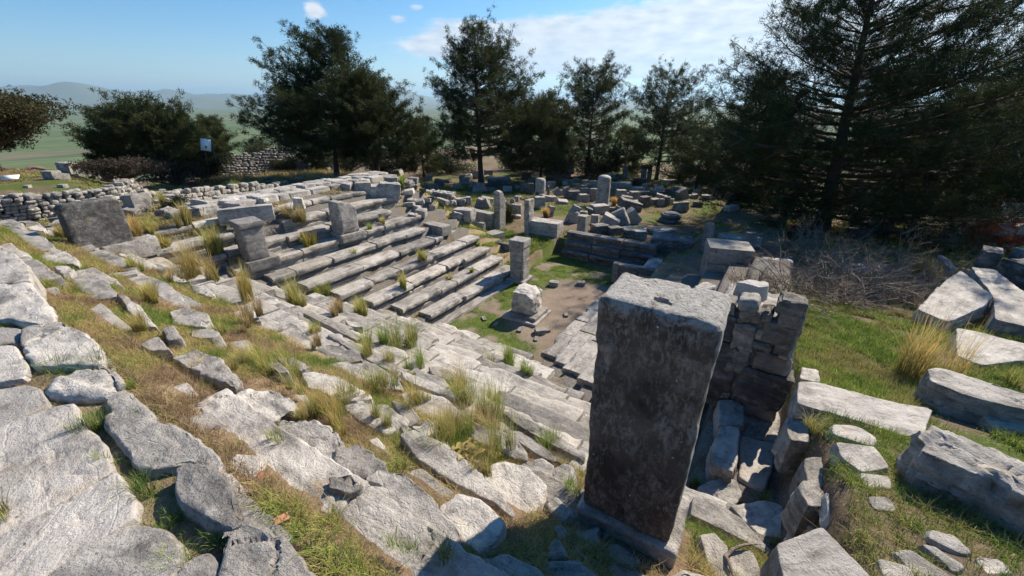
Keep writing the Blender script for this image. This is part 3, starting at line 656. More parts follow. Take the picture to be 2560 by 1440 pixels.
# paving and kerb stones right of the pillar, outside the west wall
for c_, p_, m_, h_, dz_, a_, ds in (
 ('D', [(745, 235), (860, 240), (1080, 300), (1360, 370), (1560, 400), (1500, 560), (1370, 560), (1100, 470), (960, 430), (740, 370)], 'slab', .3, .06, .012, 'long smooth paving slab crossed by twig shadows'),
 ('D', [(762, 150), (858, 162), (860, 232), (752, 215)], 'pale', .3, .14, .02, 'small square block at the slab end'),
 ('D', [(960, 500), (1110, 520), (1208, 580), (1190, 628), (960, 560)], 'slab', .12, .04, .012, 'thin paving piece'), ('D', [(985, 615), (1200, 640), (1285, 760), (1130, 790), (1012, 700)], 'slab', .12, .04, .012, 'buff paving piece'),
 ('D', [(682, 412), (738, 388), (798, 480), (800, 600), (690, 590), (662, 500)], 'stone', .5, .22, .03, 'rounded upright kerb stone'),
 ('D', [(905, 930), (1000, 950), (1012, 1100), (930, 1105)], 'slab', .1, .03, .012, 'flush paving piece among the weeds'), ('D', [(1130, 805), (1290, 822), (1300, 885), (1162, 885)], 'slab', .1, .03, .012, 'flush paving piece beside the rough dark rock'), ('D', [(1250, 1345), (1400, 1382), (1450, 1450), (1280, 1450)], 'tan', .1, .03, .012, 'flush buff paving piece at the bottom edge'), ('D', [(1180, 950), (1290, 960), (1330, 1030), (1210, 1020)], 'slab', .1, .02, .012, 'small flush stone in the weeds'),
 ('D', [(1850, 1330), (1990, 1340), (2060, 1420), (1900, 1420)], 'tan', .1, .03, .012, 'flush buff stone in the bottom right corner'),
 ('D', [(782, 720), (878, 702), (890, 828), (878, 888), (792, 838)], 'stone', .4, .16, .03, 'slanting kerb stone'), ('D', [(742, 880), (818, 842), (888, 920), (898, 1008), (792, 998)], 'stone', .45, .2, .03, 'cracked kerb boulder'),
 ('D', [(752, 1060), (848, 1012), (918, 1050), (908, 1128), (822, 1148)], 'pale', .4, .2, .035, 'pointed pale boulder'),
 ('D', [(110, 885), (250, 832), (348, 842), (378, 940), (312, 1028), (122, 920)], 'grey', .3, .12, .02, 'half shaded flat boulder'), ('D', [(322, 1012), (540, 977), (618, 1000), (698, 1140), (620, 1188), (502, 1178)], 'pale', .3, .14, .02, 'broad pale boulder'),
 ('D', [(90, 952), (180, 962), (350, 1052), (558, 1280), (540, 1298), (300, 1160), (82, 1060)], 'stone', .3, .24, .014, 'straight stone beam right of the pillar foot'),
 ('D', [(622, 1250), (888, 1152), (1160, 1440), (1200, 1560), (680, 1560)], 'slab', .3, .05, .012, 'big flat slab at the bottom edge'),
 ('D', [(132, 1192), (218, 1182), (298, 1260), (310, 1440), (222, 1440), (172, 1352)], 'tan', .2, .05, .02, 'buff stone beside the dead stick'), ('D', [(312, 1292), (438, 1292), (488, 1400), (470, 1500), (322, 1500)], 'tan', .2, .06, .02, 'buff stone under the dead stick'),
 ('D', [(1550, 160), (1620, 155), (1800, 200), (2135, 300), (2250, 340), (2250, 440), (2135, 400), (1900, 350), (1730, 300), (1560, 230)], 'stone', .6, .44, .025, 'raised ledge block with a stepped top'),
 ('D', [(1892, 430), (2000, 430), (2135, 470), (2250, 520), (2135, 535), (1962, 510)], 'pale', .3, .14, .03, 'small pale stone below the ledge block'),
 ('D', [(1510, 542), (1600, 532), (1800, 590), (2050, 700), (2250, 830), (2250, 990), (2135, 940), (1950, 840), (1700, 740), (1522, 680)], 'grey', .7, .42, .065, 'huge rough dark rock'),
 ('D', [(1572, 1160), (1700, 1192), (1788, 1280), (1740, 1290), (1562, 1210)], 'pale', .1, .03, .012, 'whitish flat stone'), ('D', [(1342, 1290), (1440, 1290), (1680, 1440), (1700, 1500), (1482, 1440)], 'pale', .1, .03, .012, 'whitish flat stone'),
 ('D', [(1512, 1250), (1600, 1272), (1758, 1370), (1700, 1408)], 'pale', .1, .03, .012, 'whitish flat stone'),
 ('E', [(2190, 925), (2400, 972), (2560, 1012), (2700, 1060), (2700, 1130), (2560, 1100), (2330, 1130), (2200, 1080)], 'stone', .4, .14, .022, 'large flat slab beyond the amber grass'),
 ('E', [(2270, 590), (2400, 602), (2560, 730), (2700, 820), (2700, 1000), (2560, 910), (2402, 880), (2400, 760)], 'stone', .5, .35, .03, 'long sloping slab'),
 ('E', [(2080, 520), (2120, 525), (2190, 590), (2150, 600)], 'grey', .4, .3, .02, 'blue-grey slab behind the twigs'), ('E', [(1500, 585), (1600, 570), (1840, 580), (1780, 610), (1560, 612)], 'grey', .3, .12, .02, 'flat slab half hidden under twigs')):
    T(c_, p_, m_, h_, ds, amp=a_, r=.010 + a_ * .25, dz=dz_, mode='G', name='paving_stone' if h_ < .35 else 'stone_block')
# rubble footing round the tall pillar and the dark landing behind it
for c_, p_, m_, a_ in (('B', [(652, 962), (720, 952), (818, 1040), (780, 1118), (682, 1030)], 'stone', .03), ('B', [(822, 1150), (980, 1122), (1000, 1238), (862, 1230)], 'grey', .03), ('B', [(702, 1230), (740, 1222), (778, 1300), (682, 1328)], 'grey', .03),
 ('B', [(812, 1262), (868, 1252), (948, 1330), (900, 1348)], 'grey', .03), ('B', [(652, 1400), (700, 1342), (850, 1342), (980, 1440), (1000, 1540), (650, 1540)], 'grey', .03), ('B', [(250, 1332), (420, 1292), (600, 1382), (640, 1440), (640, 1540), (300, 1500)], 'grey', .02),
 ('B', [(1020, 1260), (1100, 1240), (1240, 1330), (1180, 1380), (1060, 1340)], 'grey', .03), ('B', [(1060, 1360), (1180, 1400), (1300, 1440), (1300, 1540), (1050, 1540)], 'grey', .03), ('B', [(1450, 1430), (1520, 1405), (1700, 1440), (1700, 1540), (1440, 1540)], 'pale', .03),
 ('B', [(720, 1140), (760, 1135), (800, 1180), (745, 1205)], 'grey', .03), ('B', [(880, 1060), (980, 1040), (1080, 1120), (1010, 1150)], 'dark', .03), ('B', [(60, 1350), (160, 1330), (330, 1440), (300, 1540), (40, 1540)], 'grey', .02)):
    T(c_, p_, m_, .3, 'shaded footing stone at the foot of the tall pillar', amp=a_, r=.04, dz=.04, mode='G', name='footing_stone')
for p_, h_, dz_, m_, ds in (([(420, 405), (600, 402), (620, 500), (592, 600), (380, 560), (385, 450)], .2, .03, 'slab', 'dark landing slab against the ruined wall'), ([(380, 575), (590, 612), (592, 640), (570, 760), (520, 900), (375, 830)], .2, .05, 'slab', 'half sunlit landing slab'),
 ([(212, 620), (250, 512), (330, 512), (372, 522), (355, 720), (332, 788), (205, 740)], .5, .30, 'stone', 'shaded upright block against the ruined wall'), ([(245, 350), (390, 340), (400, 480), (330, 505), (240, 500)], .5, .28, 'grey', 'dark block in the corner of the landing')):
    T('D', p_, m_, h_, ds, amp=.016, r=.03, dz=dz_, mode='G', name='landing_slab' if h_ < .3 else 'stone_block')
# labels of the traced stones: row and place in the row
def label_stones():
    rows = {}
    for o, p, zt, mat, desc in STONES:
        if desc: base, key = desc, desc
        else:
            k = max(0, int(round((zt - .42) / RISE))); key = k; w = {'pale': 'pale cracked', 'stone': 'weathered grey', 'grey': 'smooth dull grey', 'tan': 'buff', 'slab': 'flat striped'}[mat]
            base = f'{w} step stone'
        rows.setdefault(key, []).append((p[0], o, base))
    for key, L in rows.items():
        L.sort(key=lambda t: t[0])
        for i, (x, o, base) in enumerate(L):
            if isinstance(key, int): lab = f'{base}, {ordw(i + 1)} from the left in the {ordw(max(1, 15 - key))} step row from camera'; grp = 'broken stones of the upper steps'; cat = 'step stone'
            else:
                lab = base if len(L) == 1 else f'{base}, {ordw(i + 1)} from the left'; grp = base if len(L) > 1 else None
                cat = 'stone slab' if 'slab' in o.name else 'stone block'
            if len(lab.split()) < 4: lab += ' beside the top step'
            tag(o, lab, cat, grp)
label_stones()
# ------------------------------------------------------------------ piers, walls, altar, bench
def atY(u, v, Yp):
    x, y, d = ray(u, v); k = Yp / y; return x * k, CAM_H + d * k
def pbox(name, c, p0, p1, p2, zref, zb, zt, mat, label=None, cat=None, group=None, parent=None, grow=0, **kw):
    """block from three corners of its outline seen at height zref: p0 shared, p1 and p2 its neighbours"""
    a, b, d = [np.array(at(*cv(c, [p])[0], zref)) for p in (p0, p1, p2)]
    e1, e2 = b - a, d - a; l1, l2 = np.linalg.norm(e1), np.linalg.norm(e2); u1 = e1 / l1
    n = np.array([-u1[1], u1[0]]); n = n if n @ e2 > 0 else -n; l2 = abs(e2 @ n)
    ctr = a + e1 / 2 + n * l2 / 2; ang = math.atan2(u1[1], u1[0])
    o = boxrock(name, (l1 + grow, l2 + grow, zt - zb), (ctr[0], ctr[1], zb), (0, 0, ang), mat, parent=parent, **kw)
    if label: tag(o, label, cat or 'stone block', group)
    o['dims_'] = 0; del o['dims_']
    return o, ctr, ang, (l1, l2)
# the tall pillar in front
def pillar_pre(V):
    sz = V[:, 2].max(); top = V[:, 2] > sz - .06; V[:, :2] *= (.955 + .045 * V[:, 2:3] / sz)
    d = np.hypot(V[:, 0] - .0, V[:, 1] + .12); V[:, 2] -= np.where(top & (d < .035), .09, 0)
    cr = np.abs(V[:, 0] - (.09 + .04 * np.sin(V[:, 1] * 9))); V[:, 2] -= np.where(top, .016 * np.exp(-(cr / .012) ** 2), 0)
    V[:, 2] -= np.where(top, .02 * sm(.2, .4, V[:, 0]), 0)
    return V
def pillar_mat():
    m = newmat('crust_and_light_pillar_marble'); b = NB(m); v = b.n('ShaderNodeTexCoord').outputs['Object']
    s3 = b.n('ShaderNodeSeparateXYZ'); b.L.new(v, s3.inputs[0])
    big = b.noise(v, 2.2, 6, .6, .5); fine = b.noise(v, 50, 6, .7); med = b.noise(v, 9, 7, .65, .6); st = b.noise(b.mapping(v, (8, 8, 3.6)), 1.3, 8, .7, 1.4); st2 = b.noise(b.mapping(v, (24, 24, 13)), 1.0, 6, .7, 1.2)
    dark = b.ramp(big, [(.35, (.034, .025, .02)), (.62, (.15, .112, .09))])  # black crust, with the shade of the unlit faces put into its colour
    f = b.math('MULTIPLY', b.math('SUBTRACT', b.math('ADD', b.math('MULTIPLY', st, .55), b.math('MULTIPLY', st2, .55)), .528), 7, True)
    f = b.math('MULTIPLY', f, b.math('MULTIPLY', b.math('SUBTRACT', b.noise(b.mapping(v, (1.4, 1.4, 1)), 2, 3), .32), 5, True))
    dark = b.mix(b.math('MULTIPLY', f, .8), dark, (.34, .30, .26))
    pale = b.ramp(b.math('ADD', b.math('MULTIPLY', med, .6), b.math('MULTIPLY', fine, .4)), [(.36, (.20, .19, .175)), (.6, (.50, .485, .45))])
    # pale worn crown running down unevenly; sunlight on crown and west side painted in
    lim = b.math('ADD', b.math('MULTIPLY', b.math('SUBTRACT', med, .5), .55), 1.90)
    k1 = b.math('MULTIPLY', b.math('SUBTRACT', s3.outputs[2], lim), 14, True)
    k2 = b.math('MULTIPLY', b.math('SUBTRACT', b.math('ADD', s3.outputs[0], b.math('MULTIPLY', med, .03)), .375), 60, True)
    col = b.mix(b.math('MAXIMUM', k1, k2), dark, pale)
    vo = b.n('ShaderNodeTexVoronoi'); b.L.new(v, vo.inputs['Vector']); vo.inputs['Scale'].default_value = 7; vo.inputs['Randomness'].default_value = 1
    col = b.mix(b.math('MULTIPLY', b.math('LESS_THAN', vo.outputs['Distance'], .05), .9), col, (.6, .6, .56))
    p = b.n('ShaderNodeBsdfPrincipled'); b.L.new(col, p.inputs['Base Color']); p.inputs['Roughness'].default_value = .75; p.inputs['Specular IOR Level'].default_value = .3
    h = b.math('ADD', b.math('MULTIPLY', st, 1), b.math('ADD', b.math('MULTIPLY', st2, .6), b.math('MULTIPLY', fine, .35)))
    bp = b.n('ShaderNodeBump'); b.L.new(h, bp.inputs['Height']); bp.inputs['Strength'].default_value = .9; bp.inputs['Distance'].default_value = .035; b.L.new(bp.outputs[0], p.inputs['Normal']); b.out(p.outputs[0]); return m
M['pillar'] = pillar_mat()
t = empty('stone_pillar', (-.468, 2.66, 4.0)); tag(t, 'tall black-crusted square pillar with a pale worn top, nearest the camera', 'pillar')  # shade of the faces and sunlight on crown and west side painted in
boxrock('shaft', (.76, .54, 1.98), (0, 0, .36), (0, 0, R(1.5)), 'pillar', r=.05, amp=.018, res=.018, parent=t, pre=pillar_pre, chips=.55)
boxrock('plinth', (.82, .60, .44), (.02, 0, -.07), (0, 0, R(1)), 'stone', r=.03, amp=.015, res=.03, parent=t)
# piers on the left bank
def pier(name, label, c, p0, p1, p2, zt, zb, cap=None, plinth=None, mat='grey', pre=None, **kw):
    a, b, d = [np.array(at(*cv(c, [p])[0], zt)) for p in (p0, p1, p2)]
    e1, e2 = b - a, d - a; l1 = np.linalg.norm(e1); u1 = e1 / l1; n = np.array([-u1[1], u1[0]]); n = n if n @ e2 > 0 else -n; l2 = abs(e2 @ n)
    ctr = a + e1 / 2 + n * l2 / 2; ang = math.atan2(u1[1], u1[0])
    t = empty(name, (ctr[0], ctr[1], zb), (0, 0, ang)); tag(t, label, 'pillar')
    H_ = zt - zb; z0 = plinth or 0; z1 = H_ - (cap or 0); g = .04 if cap else 0
    boxrock('shaft', (l1 - 2 * g, l2 - 2 * g, z1 - z0 + .01), (0, 0, z0 - .005), (0, 0, 0), mat, r=.03, amp=.012, res=.05, parent=t, pre=pre, **kw)
    if cap: boxrock('cap', (l1, l2, cap), (0, 0, z1), (0, 0, 0), mat, r=.025, amp=.01, res=.05, parent=t)
    if plinth: boxrock('plinth', (l1 + .26, l2 + .2, plinth + .1), (.06, 0, -.1), (0, 0, 0), mat, r=.03, amp=.015, res=.05, parent=t)
    return t
pier('stone_pier', 'square grey pier with a projecting cap standing on the left bank of seats', 'K', (480, 622), (808, 562), (320, 570), 4.1, 2.62, .2, .24)
def cutC(V):
    s = V[:, 2].max(); t = V[:, 2] / s; V[:, 2] -= t * .30 * sm(-.1, .45, V[:, 0]) + t * .12 * np.exp(-((V[:, 0] + .03) / .06) ** 2); return V
pier('stone_pier', 'broken slanting-topped veined pier on a plinth, right of the capped pier', 'K', (1745, 345), (1985, 300), (1650, 310), 4.12, 2.66, None, .22, 'stone', pre=cutC, strata=True)
def cutA(V):
    s = V[:, 2].max(); V[:, 2] -= (V[:, 2] / s) * .16 * sm(.45, .72, np.abs(V[:, 1])); return V
t = empty('stone_slab_pier', (-14.75, 3.0, 3.7), (0, 0, R(4))); tag(t, 'broad dark rough upright slab at the far left behind the step stones', 'pillar')
boxrock('shaft', (.38, 1.2, 1.52), (0, 0, .02), (R(0), R(0), 0), 'dark', r=.05, amp=.02, res=.04, parent=t, pre=cutA)
boxrock('base_block', (.5, 1.2, .5), (.12, .45, -.12), (0, 0, 0), 'grey', r=.03, amp=.02, res=.05, parent=t)
# pedestal at the end of the seats
t = pier('stone_pedestal', 'panelled pedestal with a square cap at the end of the lowest seats', 'M', (1312, 1160), (1425, 1092), (1085, 1112), 2.0, 0.0, .34, None, 'grey')
a = np.array(at(*cv('M', [(1312, 1160)])[0], 2.0))
boxrock('base_moulding', (.98, 1.0, .14), (0, 0, .02), (0, 0, 0), 'grey', r=.05, amp=.01, res=.05, parent=t)
# altar
t = empty('altar', (-7.1, 12.25, 0)); tag(t, 'ruined square altar block on a moulded base in the orchestra', 'altar')
def altpre(V):
    s = V[:, 2].max(); V[:, 2] -= (V[:, 2] / s) * (.12 * sm(.1, .45, V[:, 0]) + .06 * sm(.0, -.4, V[:, 1])); V[:, 0] *= 1 - .10 * (V[:, 2] / s) * (V[:, 0] > 0)
    return V
boxrock('altar_block', (.92, .90, .92), (-.02, .03, .22), (0, 0, R(2)), 'pale', r=.07, amp=.055, res=.035, parent=t, pre=altpre, chips=1.3)
boxrock('moulded_base', (1.16, 1.14, .14), (.05, .02, .10), (0, 0, R(2)), 'grey', r=.04, amp=.012, res=.05, parent=t)
boxrock('base_slab', (1.45, 1.40, .13), (.0, -.02, -.02), (0, 0, R(2)), 'slab', r=.02, amp=.012, res=.05, parent=t)
# bench recess at the south end of the orchestra: three stepped courses in long blocks
for i, (y, z) in enumerate(((19.42, 1.27), (19.14, .84), (18.86, .42))):
    e = [-8.95, -7.4, -5.9, -4.25]
    for j in range(3):
        o = seat('bench_block', (e[j] + .01, y), (e[j + 1] - .01, y), z, .5, .42, 'dark', (0, 1), .006, .0)
        tag(o, f'dark lichen-speckled bench block, {ordw(j + 1)} from the left in the {["top", "middle", "lowest"][i]} course of the far bench', 'bench block', 'dark bench courses at the far end of the orchestra')
pbox('end_pier', 'M', (1840, 882), (1368, 815), (1935, 822), 1.5, .0, 1.5, 'stone', 'pale-topped two-course block with a chipped corner left of the far bench', r=.03, amp=.02)
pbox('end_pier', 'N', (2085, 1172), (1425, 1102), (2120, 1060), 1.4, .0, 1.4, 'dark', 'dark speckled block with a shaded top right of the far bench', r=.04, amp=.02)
def standing(name, label, x, y, zb, zt, w, d, rot, mat, pre=None, cat='pillar', lean=(0, 0), **kw):
    o = boxrock(name, (w, d, zt - zb), (x, y, zb), (lean[0], lean[1], rot), mat, pre=pre, res=.06, **kw); tag(o, label, cat); return o
def point(V):
    s = V[:, 2].max(); V[:, 2] -= (V[:, 2] / s) ** 3 * (.35 * np.abs(V[:, 0]) + .45 * sm(-.05, .3, V[:, 1])) ; return V
x, y = at(1250, 580, .6); standing('upright_slab', 'tall grey upright slab with a hole near its pointed top', x, y, .4, 3.05, .40, .62, 0, 'grey', point, amp=.015, r=.03)
x, y = at(1322, 590, .6); standing('upright_slab', 'tall rough white upright slab left of the two-course block', x - .1, y + .15, .2, 2.65, .30, .62, 0, 'pale', None, amp=.05, r=.03)
x, y = at(1754, 672, .3); standing('upright_post', 'leaning furrowed grey post right of the dark speckled block', x, y, .1, 2.62, .42, .36, 0, 'grey', point, amp=.03, r=.04, strata=True)
o, *_ = pbox('flat_block', 'M', (820, 1052), (1020, 1002), (665, 1005), 1.25, .7, 1.25, 'stone', 'low square block with a sunken top beside the tall grey upright slab', r=.03, amp=.015)
pbox('side_wall', 'M', (815, 728), (330, 628), (825, 690), 1.7, .5, 1.7, 'stone', 'dark-faced straight wall running left from the tall grey upright slab', 'wall', r=.02, amp=.015)
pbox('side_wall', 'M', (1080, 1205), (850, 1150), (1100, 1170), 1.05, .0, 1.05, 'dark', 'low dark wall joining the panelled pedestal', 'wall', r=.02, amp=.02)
pbox('low_block', 'M', (670, 870), (475, 825), (690, 850), 1.55, 1.0, 1.55, 'stone', 'small grey block lying in the bright grass left of the upright slab', r=.03, amp=.03)
pbox('low_block', 'M', (180, 1010), (20, 985), (165, 965), 1.9, 1.4, 1.9, 'stone', 'small block at the upper end of the grassy ramp', r=.03, amp=.03)
pbox('square_block', 'K', (3000 - 2500 + 2600, 660), (2850, 600), (3150, 610), 2.35, 1.9, 2.35, 'grey', 'flat square block at the end of the upper seats', r=.02, amp=.012)
# west side: wall end, blocks of the west wall
def two(z, v):
    return z
a = np.array(at(*cv('Q', [(750, 435)])[0], 3.05)); zb1 = zat(a[0], a[1], cv('Q', [(740, 655)])[0][1])
pbox('wall_block', 'Q', (750, 435), (1380, 490), (800, 308), 3.05, zb1, 3.05, 'tan', 'clean-cut rectangular block with a white sunlit top on the west wall', r=.02, amp=.008, group=None)
pbox('wall_block', 'Q', (752, 437), (1375, 488), (800, 310), 3.05, 1.4, zb1 - .004, 'tan', 'stained lower block carrying the clean-cut white-topped block', r=.02, amp=.010, grow=-.03)
pbox('wall_block', 'Q', (1480, 682), (1918, 716), (1500, 640), 2.75, 1.4, 2.75, 'stone', 'mottled block right of the white-topped block', r=.03, amp=.014)
pbox('wall_block', 'Q', (1495, 600), (1918, 640), (1530, 560), 2.85, 1.6, 2.85, 'pale', 'rounded block behind the mottled block', r=.05, amp=.02)
pbox('wall_block', 'Q', (1340, 700), (1435, 715), (1350, 670), 2.7, 1.6, 2.7, 'stone', 'narrow stone wedged between two wall blocks', r=.04, amp=.02)
t = empty('ruined_wall', (.22, 6.7, 3.0)); tag(t, 'ruined wall end of mixed stones behind the tall pillar, topped with grass', 'wall')
WF = 6.2
bx = boxrock('rubble_core', (1.06, 1.15, 1.66), (-.02, .14, .05), (0, 0, 0), 'rubble', r=.04, amp=.05, res=.05, parent=t)
for (x0, y0, x1, y1, m_, pr) in [(165, 80, 252, 172, 'stone', .1), (150, 172, 247, 328, 'dark', .06), (60, 328, 218, 860, 'dark', .07), (270, 85, 382, 142, 'pale', .13), (280, 142, 398, 207, 'tan', .09), (397, 150, 475, 209, 'tan', .08), (255, 190, 420, 228, 'tan', .06),
        (230, 228, 372, 392, 'tan', .08), (370, 260, 405, 320, 'tan', .05), (407, 222, 627, 352, 'stone', .10), (300, 332, 485, 402, 'tan', .05), (482, 345, 590, 422, 'stone', .06), (215, 366, 350, 492, 'stone', .07), (350, 405, 570, 527, 'stone', .09),
        (190, 466, 300, 522, 'tan', .05), (233, 517, 582, 748, 'dark', .10), (168, 500, 233, 692, 'tan', .06), (505, 85, 700, 192, 'rubble', .12), (505, 165, 666, 252, 'stone', .12)]:
    q = cv('W', [(x0, y0), (x1, y0), (x1, y1), (x0, y1)]); P4 = [atY(u, v, WF) for u, v in q]
    xa, xb = (P4[0][0] + P4[3][0]) / 2, (P4[1][0] + P4[2][0]) / 2; zt_, zb_ = (P4[0][1] + P4[1][1]) / 2, (P4[2][1] + P4[3][1]) / 2
    zb_ = max(zb_, 3.05)
    m_ = {'tan': 'wallstone', 'stone': 'wallstone', 'pale': 'tan', 'rubble': 'wallstone'}.get(m_, m_)
    boxrock('facing_stone', (abs(xb - xa) + .004, .3 + pr * .55, zt_ - zb_ + .002), ((xa + xb) / 2 - .22, WF - 6.7 + .15, zb_ - 3.0), (0, R(random.uniform(-5, 5)), R(random.uniform(-4, 4))), m_, r=.03, amp=.045, res=.03, parent=t)
xa, za = atY(*cv('W', [(570, 425)])[0], WF); o = boxrock('brick', (.10, .3, .035), (xa - .28, WF - 6.7 + .07, za - 3.02), (0, R(8), 0), 'tile', r=.008, amp=.003, res=.02, parent=t)
o, p, z_ = traced('Q', [(1120, 920), (1290, 880), (1540, 905), (1560, 960), (1430, 985), (1250, 930)], h=.35, mat='pale', amp=.012, zt=4.95, r=.02, name='loose_block'); tag(o, 'pale cut block lying on the grassy wall top', 'stone block')
o, p, z_ = traced('Q', [(520, 960), (680, 905), (840, 955), (790, 985), (660, 1020), (560, 990)], h=.4, mat='pale', amp=.03, zt=4.7, r=.03, name='loose_block'); tag(o, 'pale split stone behind the right corner of the tall pillar', 'stone block')
# thin walling right of the orchestra
pbox('low_wall', 'E', (555, 615), (322, 578), (565, 600), .95, .0, .95, 'dark', 'low dark wall of thin blocks at the right end of the orchestra', 'wall', r=.03, amp=.03)
x, y = at(1536, 706, 0.0); standing('upright_block', 'narrow upright stone at the corner of the orchestra', x, y + .1, 0, .95, .3, .35, 0, 'grey', None, 'stone block', amp=.02)
for i, (c_, p_, z_) in enumerate((('E', [(455, 590), (500, 535), (570, 545), (540, 600)], .8), ('E', [(540, 640), (600, 598), (672, 605), (610, 650)], .9), ('E', [(480, 660), (560, 625), (600, 635), (540, 670)], .8))):
    o, *_ = traced(c_, p_, h=.2, mat='grey', amp=.012, zt=z_, r=.02, name='fallen_slab'); tag(o, f'thin fallen slab behind the low dark wall, {ordw(i + 1)} from the left', 'stone slab', 'fallen slabs behind the low wall')
# top course of the left bank: loose long blocks
for c_, p_, z_, h_, m_, lb in (('K', [(1165, 280), (1230, 262), (1325, 275), (1300, 292)], 4.2, .4, 'pale', 'small upright block at the middle of the upper seats'), ('K', [(590, 225), (770, 180), (830, 215), (640, 262)], 4.2, .25, 'stone', 'flat block behind the green tuft on the upper seats'),
      ('K', [(235, 292), (280, 282), (365, 290), (355, 305), (250, 305)], 4.1, .3, 'tan', 'small cube left of the green tuft on the upper seats'), ('K', [(690, 270), (790, 258), (880, 275), (810, 300)], 4.2, .1, 'tan', 'thin buff slab on the upper seats')):
    o, *_ = traced(c_, p_, h=h_, mat=m_, amp=.02, zt=z_, r=.03, name='long_block'); tag(o, lb, 'stone block')
pbox('long_block', 'K', (190, 440), (925, 368), (330, 400), 4.25, 3.7, 4.25, 'stone', 'long square beam lying on the upper seats behind the capped pier', r=.03, amp=.025)
# paved top of the left bank: small blocks in three strips
rr = random.Random(5)
cnt = 0
for strip, (x0, z0) in enumerate(((-16.55, 4.20), (-17.1, 4.23), (-17.65, 4.24))):
    s = 5.2 + strip * .6; i = 0
    while s < 15.0:
        L = rr.uniform(.45, .95); w = .52; cnt += 1; i += 1
        if rr.random() > .12:
            q = [(x0 + rr.uniform(-.03, .03), s), (x0 - w + rr.uniform(-.03, .03), s), (x0 - w, s + L - .02), (x0, s + L - .02)]
            mt = rr.choice(['pale', 'stone', 'tan']); o = rock('coping_block', q, z0 + rr.uniform(-.05, .05), .3, mt, .025, .016, res=.09); tag(o, f'small {MATW[mt].split()[0]} coping block, {ordw(i)} in the {ordw(strip + 1)} strip atop the left bank', 'coping block', 'small blocks paving the top of the left bank')
        s += L

# ------------------------------------------------------------------ dry-stone walls: many small stones in one mesh
def lumps(name, cen, siz, rot, mat, parent=None, seed=0, loc=(0, 0, 0)):
    """merged small stones: rounded cubes, one mesh"""
    t = np.linspace(-1, 1, 4); base = []; 
    for ax in range(3):
        for sg in (-1, 1):
            a, b2 = np.meshgrid(t, t, indexing='ij'); v = np.zeros((16, 3)); q = [k for k in range(3) if k != ax]; v[:, q[0]] = a.ravel(); v[:, q[1]] = b2.ravel(); v[:, ax] = sg; base.append(v)
    B = np.concatenate(base); key = np.round(B, 4); _, f, inv = np.unique(key, axis=0, return_index=True, return_inverse=True); inv = inv.ravel()
    F = []
    for p in range(6):
        ax, sg = p // 2, (-1, 1)[p % 2]
        i, j = np.meshgrid(np.arange(3), np.arange(3), indexing='ij'); a = i * 4 + j + p * 16; ff = np.stack([a, a + 4, a + 5, a + 1], -1).reshape(-1, 4)
        if (sg > 0) == (ax == 1): ff = ff[:, ::-1]
        F.append(ff)
    F = inv[np.concatenate(F)]; B = B[f]; B = B / (np.linalg.norm(B, axis=1, keepdims=True) ** .45)
    n = len(cen); nb = len(B); V = B[None] * (np.asarray(siz)[:, None, :] / 2); c, s = np.cos(rot), np.sin(rot)
    V = np.stack([V[..., 0] * c[:, None] - V[..., 1] * s[:, None], V[..., 0] * s[:, None] + V[..., 1] * c[:, None], V[..., 2]], -1) + np.asarray(cen)[:, None, :]
    V = V.reshape(-1, 3); jit = np.random.default_rng(seed).normal(0, 1, V.shape) * np.repeat(np.asarray(siz).min(1), nb)[:, None] * .055
    F = (F[None] + (np.arange(n) * nb)[:, None, None]).reshape(-1, 4)
    return mesh_np(name, V + jit - np.array(loc), F, mat, loc, parent=parent, sharp=60)
def drywall(label, pts, course=.16, depth=.5, mat='rubble', seed=1, name='dry_stone_wall', batter=0.):
    """pts: (x, y, zbottom, ztop); stones laid on the face nearest the camera and on top"""
    g = np.random.default_rng(seed); cen, siz, rot = [], [], []
    for (x0, y0, b0, t0), (x1, y1, b1, t1) in zip(pts, pts[1:]):
        L = math.hypot(x1 - x0, y1 - y0); ang = math.atan2(y1 - y0, x1 - x0)
        nrm = (-math.sin(ang), math.cos(ang))
        if nrm[0] * x0 + nrm[1] * y0 > 0: nrm = (-nrm[0], -nrm[1])
        for dlay in (0, 1):
            z = 0
            while True:
                hh = course * g.uniform(.7, 1.3); s = g.uniform(0, .2)
                if b0 + z > max(t0, t1): break
                while s < L:
                    f = s / L; w = course * g.uniform(1.0, 2.4); zz = b0 + (b1 - b0) * f + z
                    if zz < t0 + (t1 - t0) * f + g.uniform(-.12, .06):
                        d = g.uniform(-.04, .05) - dlay * .32 - batter * z
                        cen.append((x0 + (x1 - x0) * f + nrm[0] * d, y0 + (y1 - y0) * f + nrm[1] * d, zz + hh / 2)); siz.append((w * 1.03, depth * g.uniform(.6, 1), hh * 1.05)); rot.append(ang + g.uniform(-.12, .12))
                    s += w
                z += hh
    o = lumps(name, np.array(cen), np.array(siz), np.array(rot), mat, seed=seed, loc=(pts[0][0], pts[0][1], pts[0][2])); tag(o, label, 'wall'); return o
def wpt(u, v, z, vt): x, y = at(u, v, z); return (x, y, z - .25, zat(x, y, vt))
drywall('low dry-stone wall under the mown bank at the far left', [wpt(-60, 565, 2.9, 490), wpt(90, 548, 2.9, 493), wpt(200, 530, 2.9, 482), wpt(300, 512, 2.9, 468), wpt(338, 500, 2.8, 452)], .16, .5, 'rubble', 3)
drywall('short return of the dry-stone wall stepping down towards the dark shrubs', [wpt(335, 502, 2.75, 455), wpt(352, 490, 2.5, 470)], .16, .5, 'rubble', 4)
wl = []
for f_, vt_ in ((0, 398), (.2, 390), (.38, 392), (.62, 371), (.85, 388), (1, 408)):
    u_ = 540 + 290 * f_; x, y = at(u_, 437, .3 - 1.1 * f_); wl.append((x, y, -.6 - 1.1 * f_, zat(x, y, vt_)))
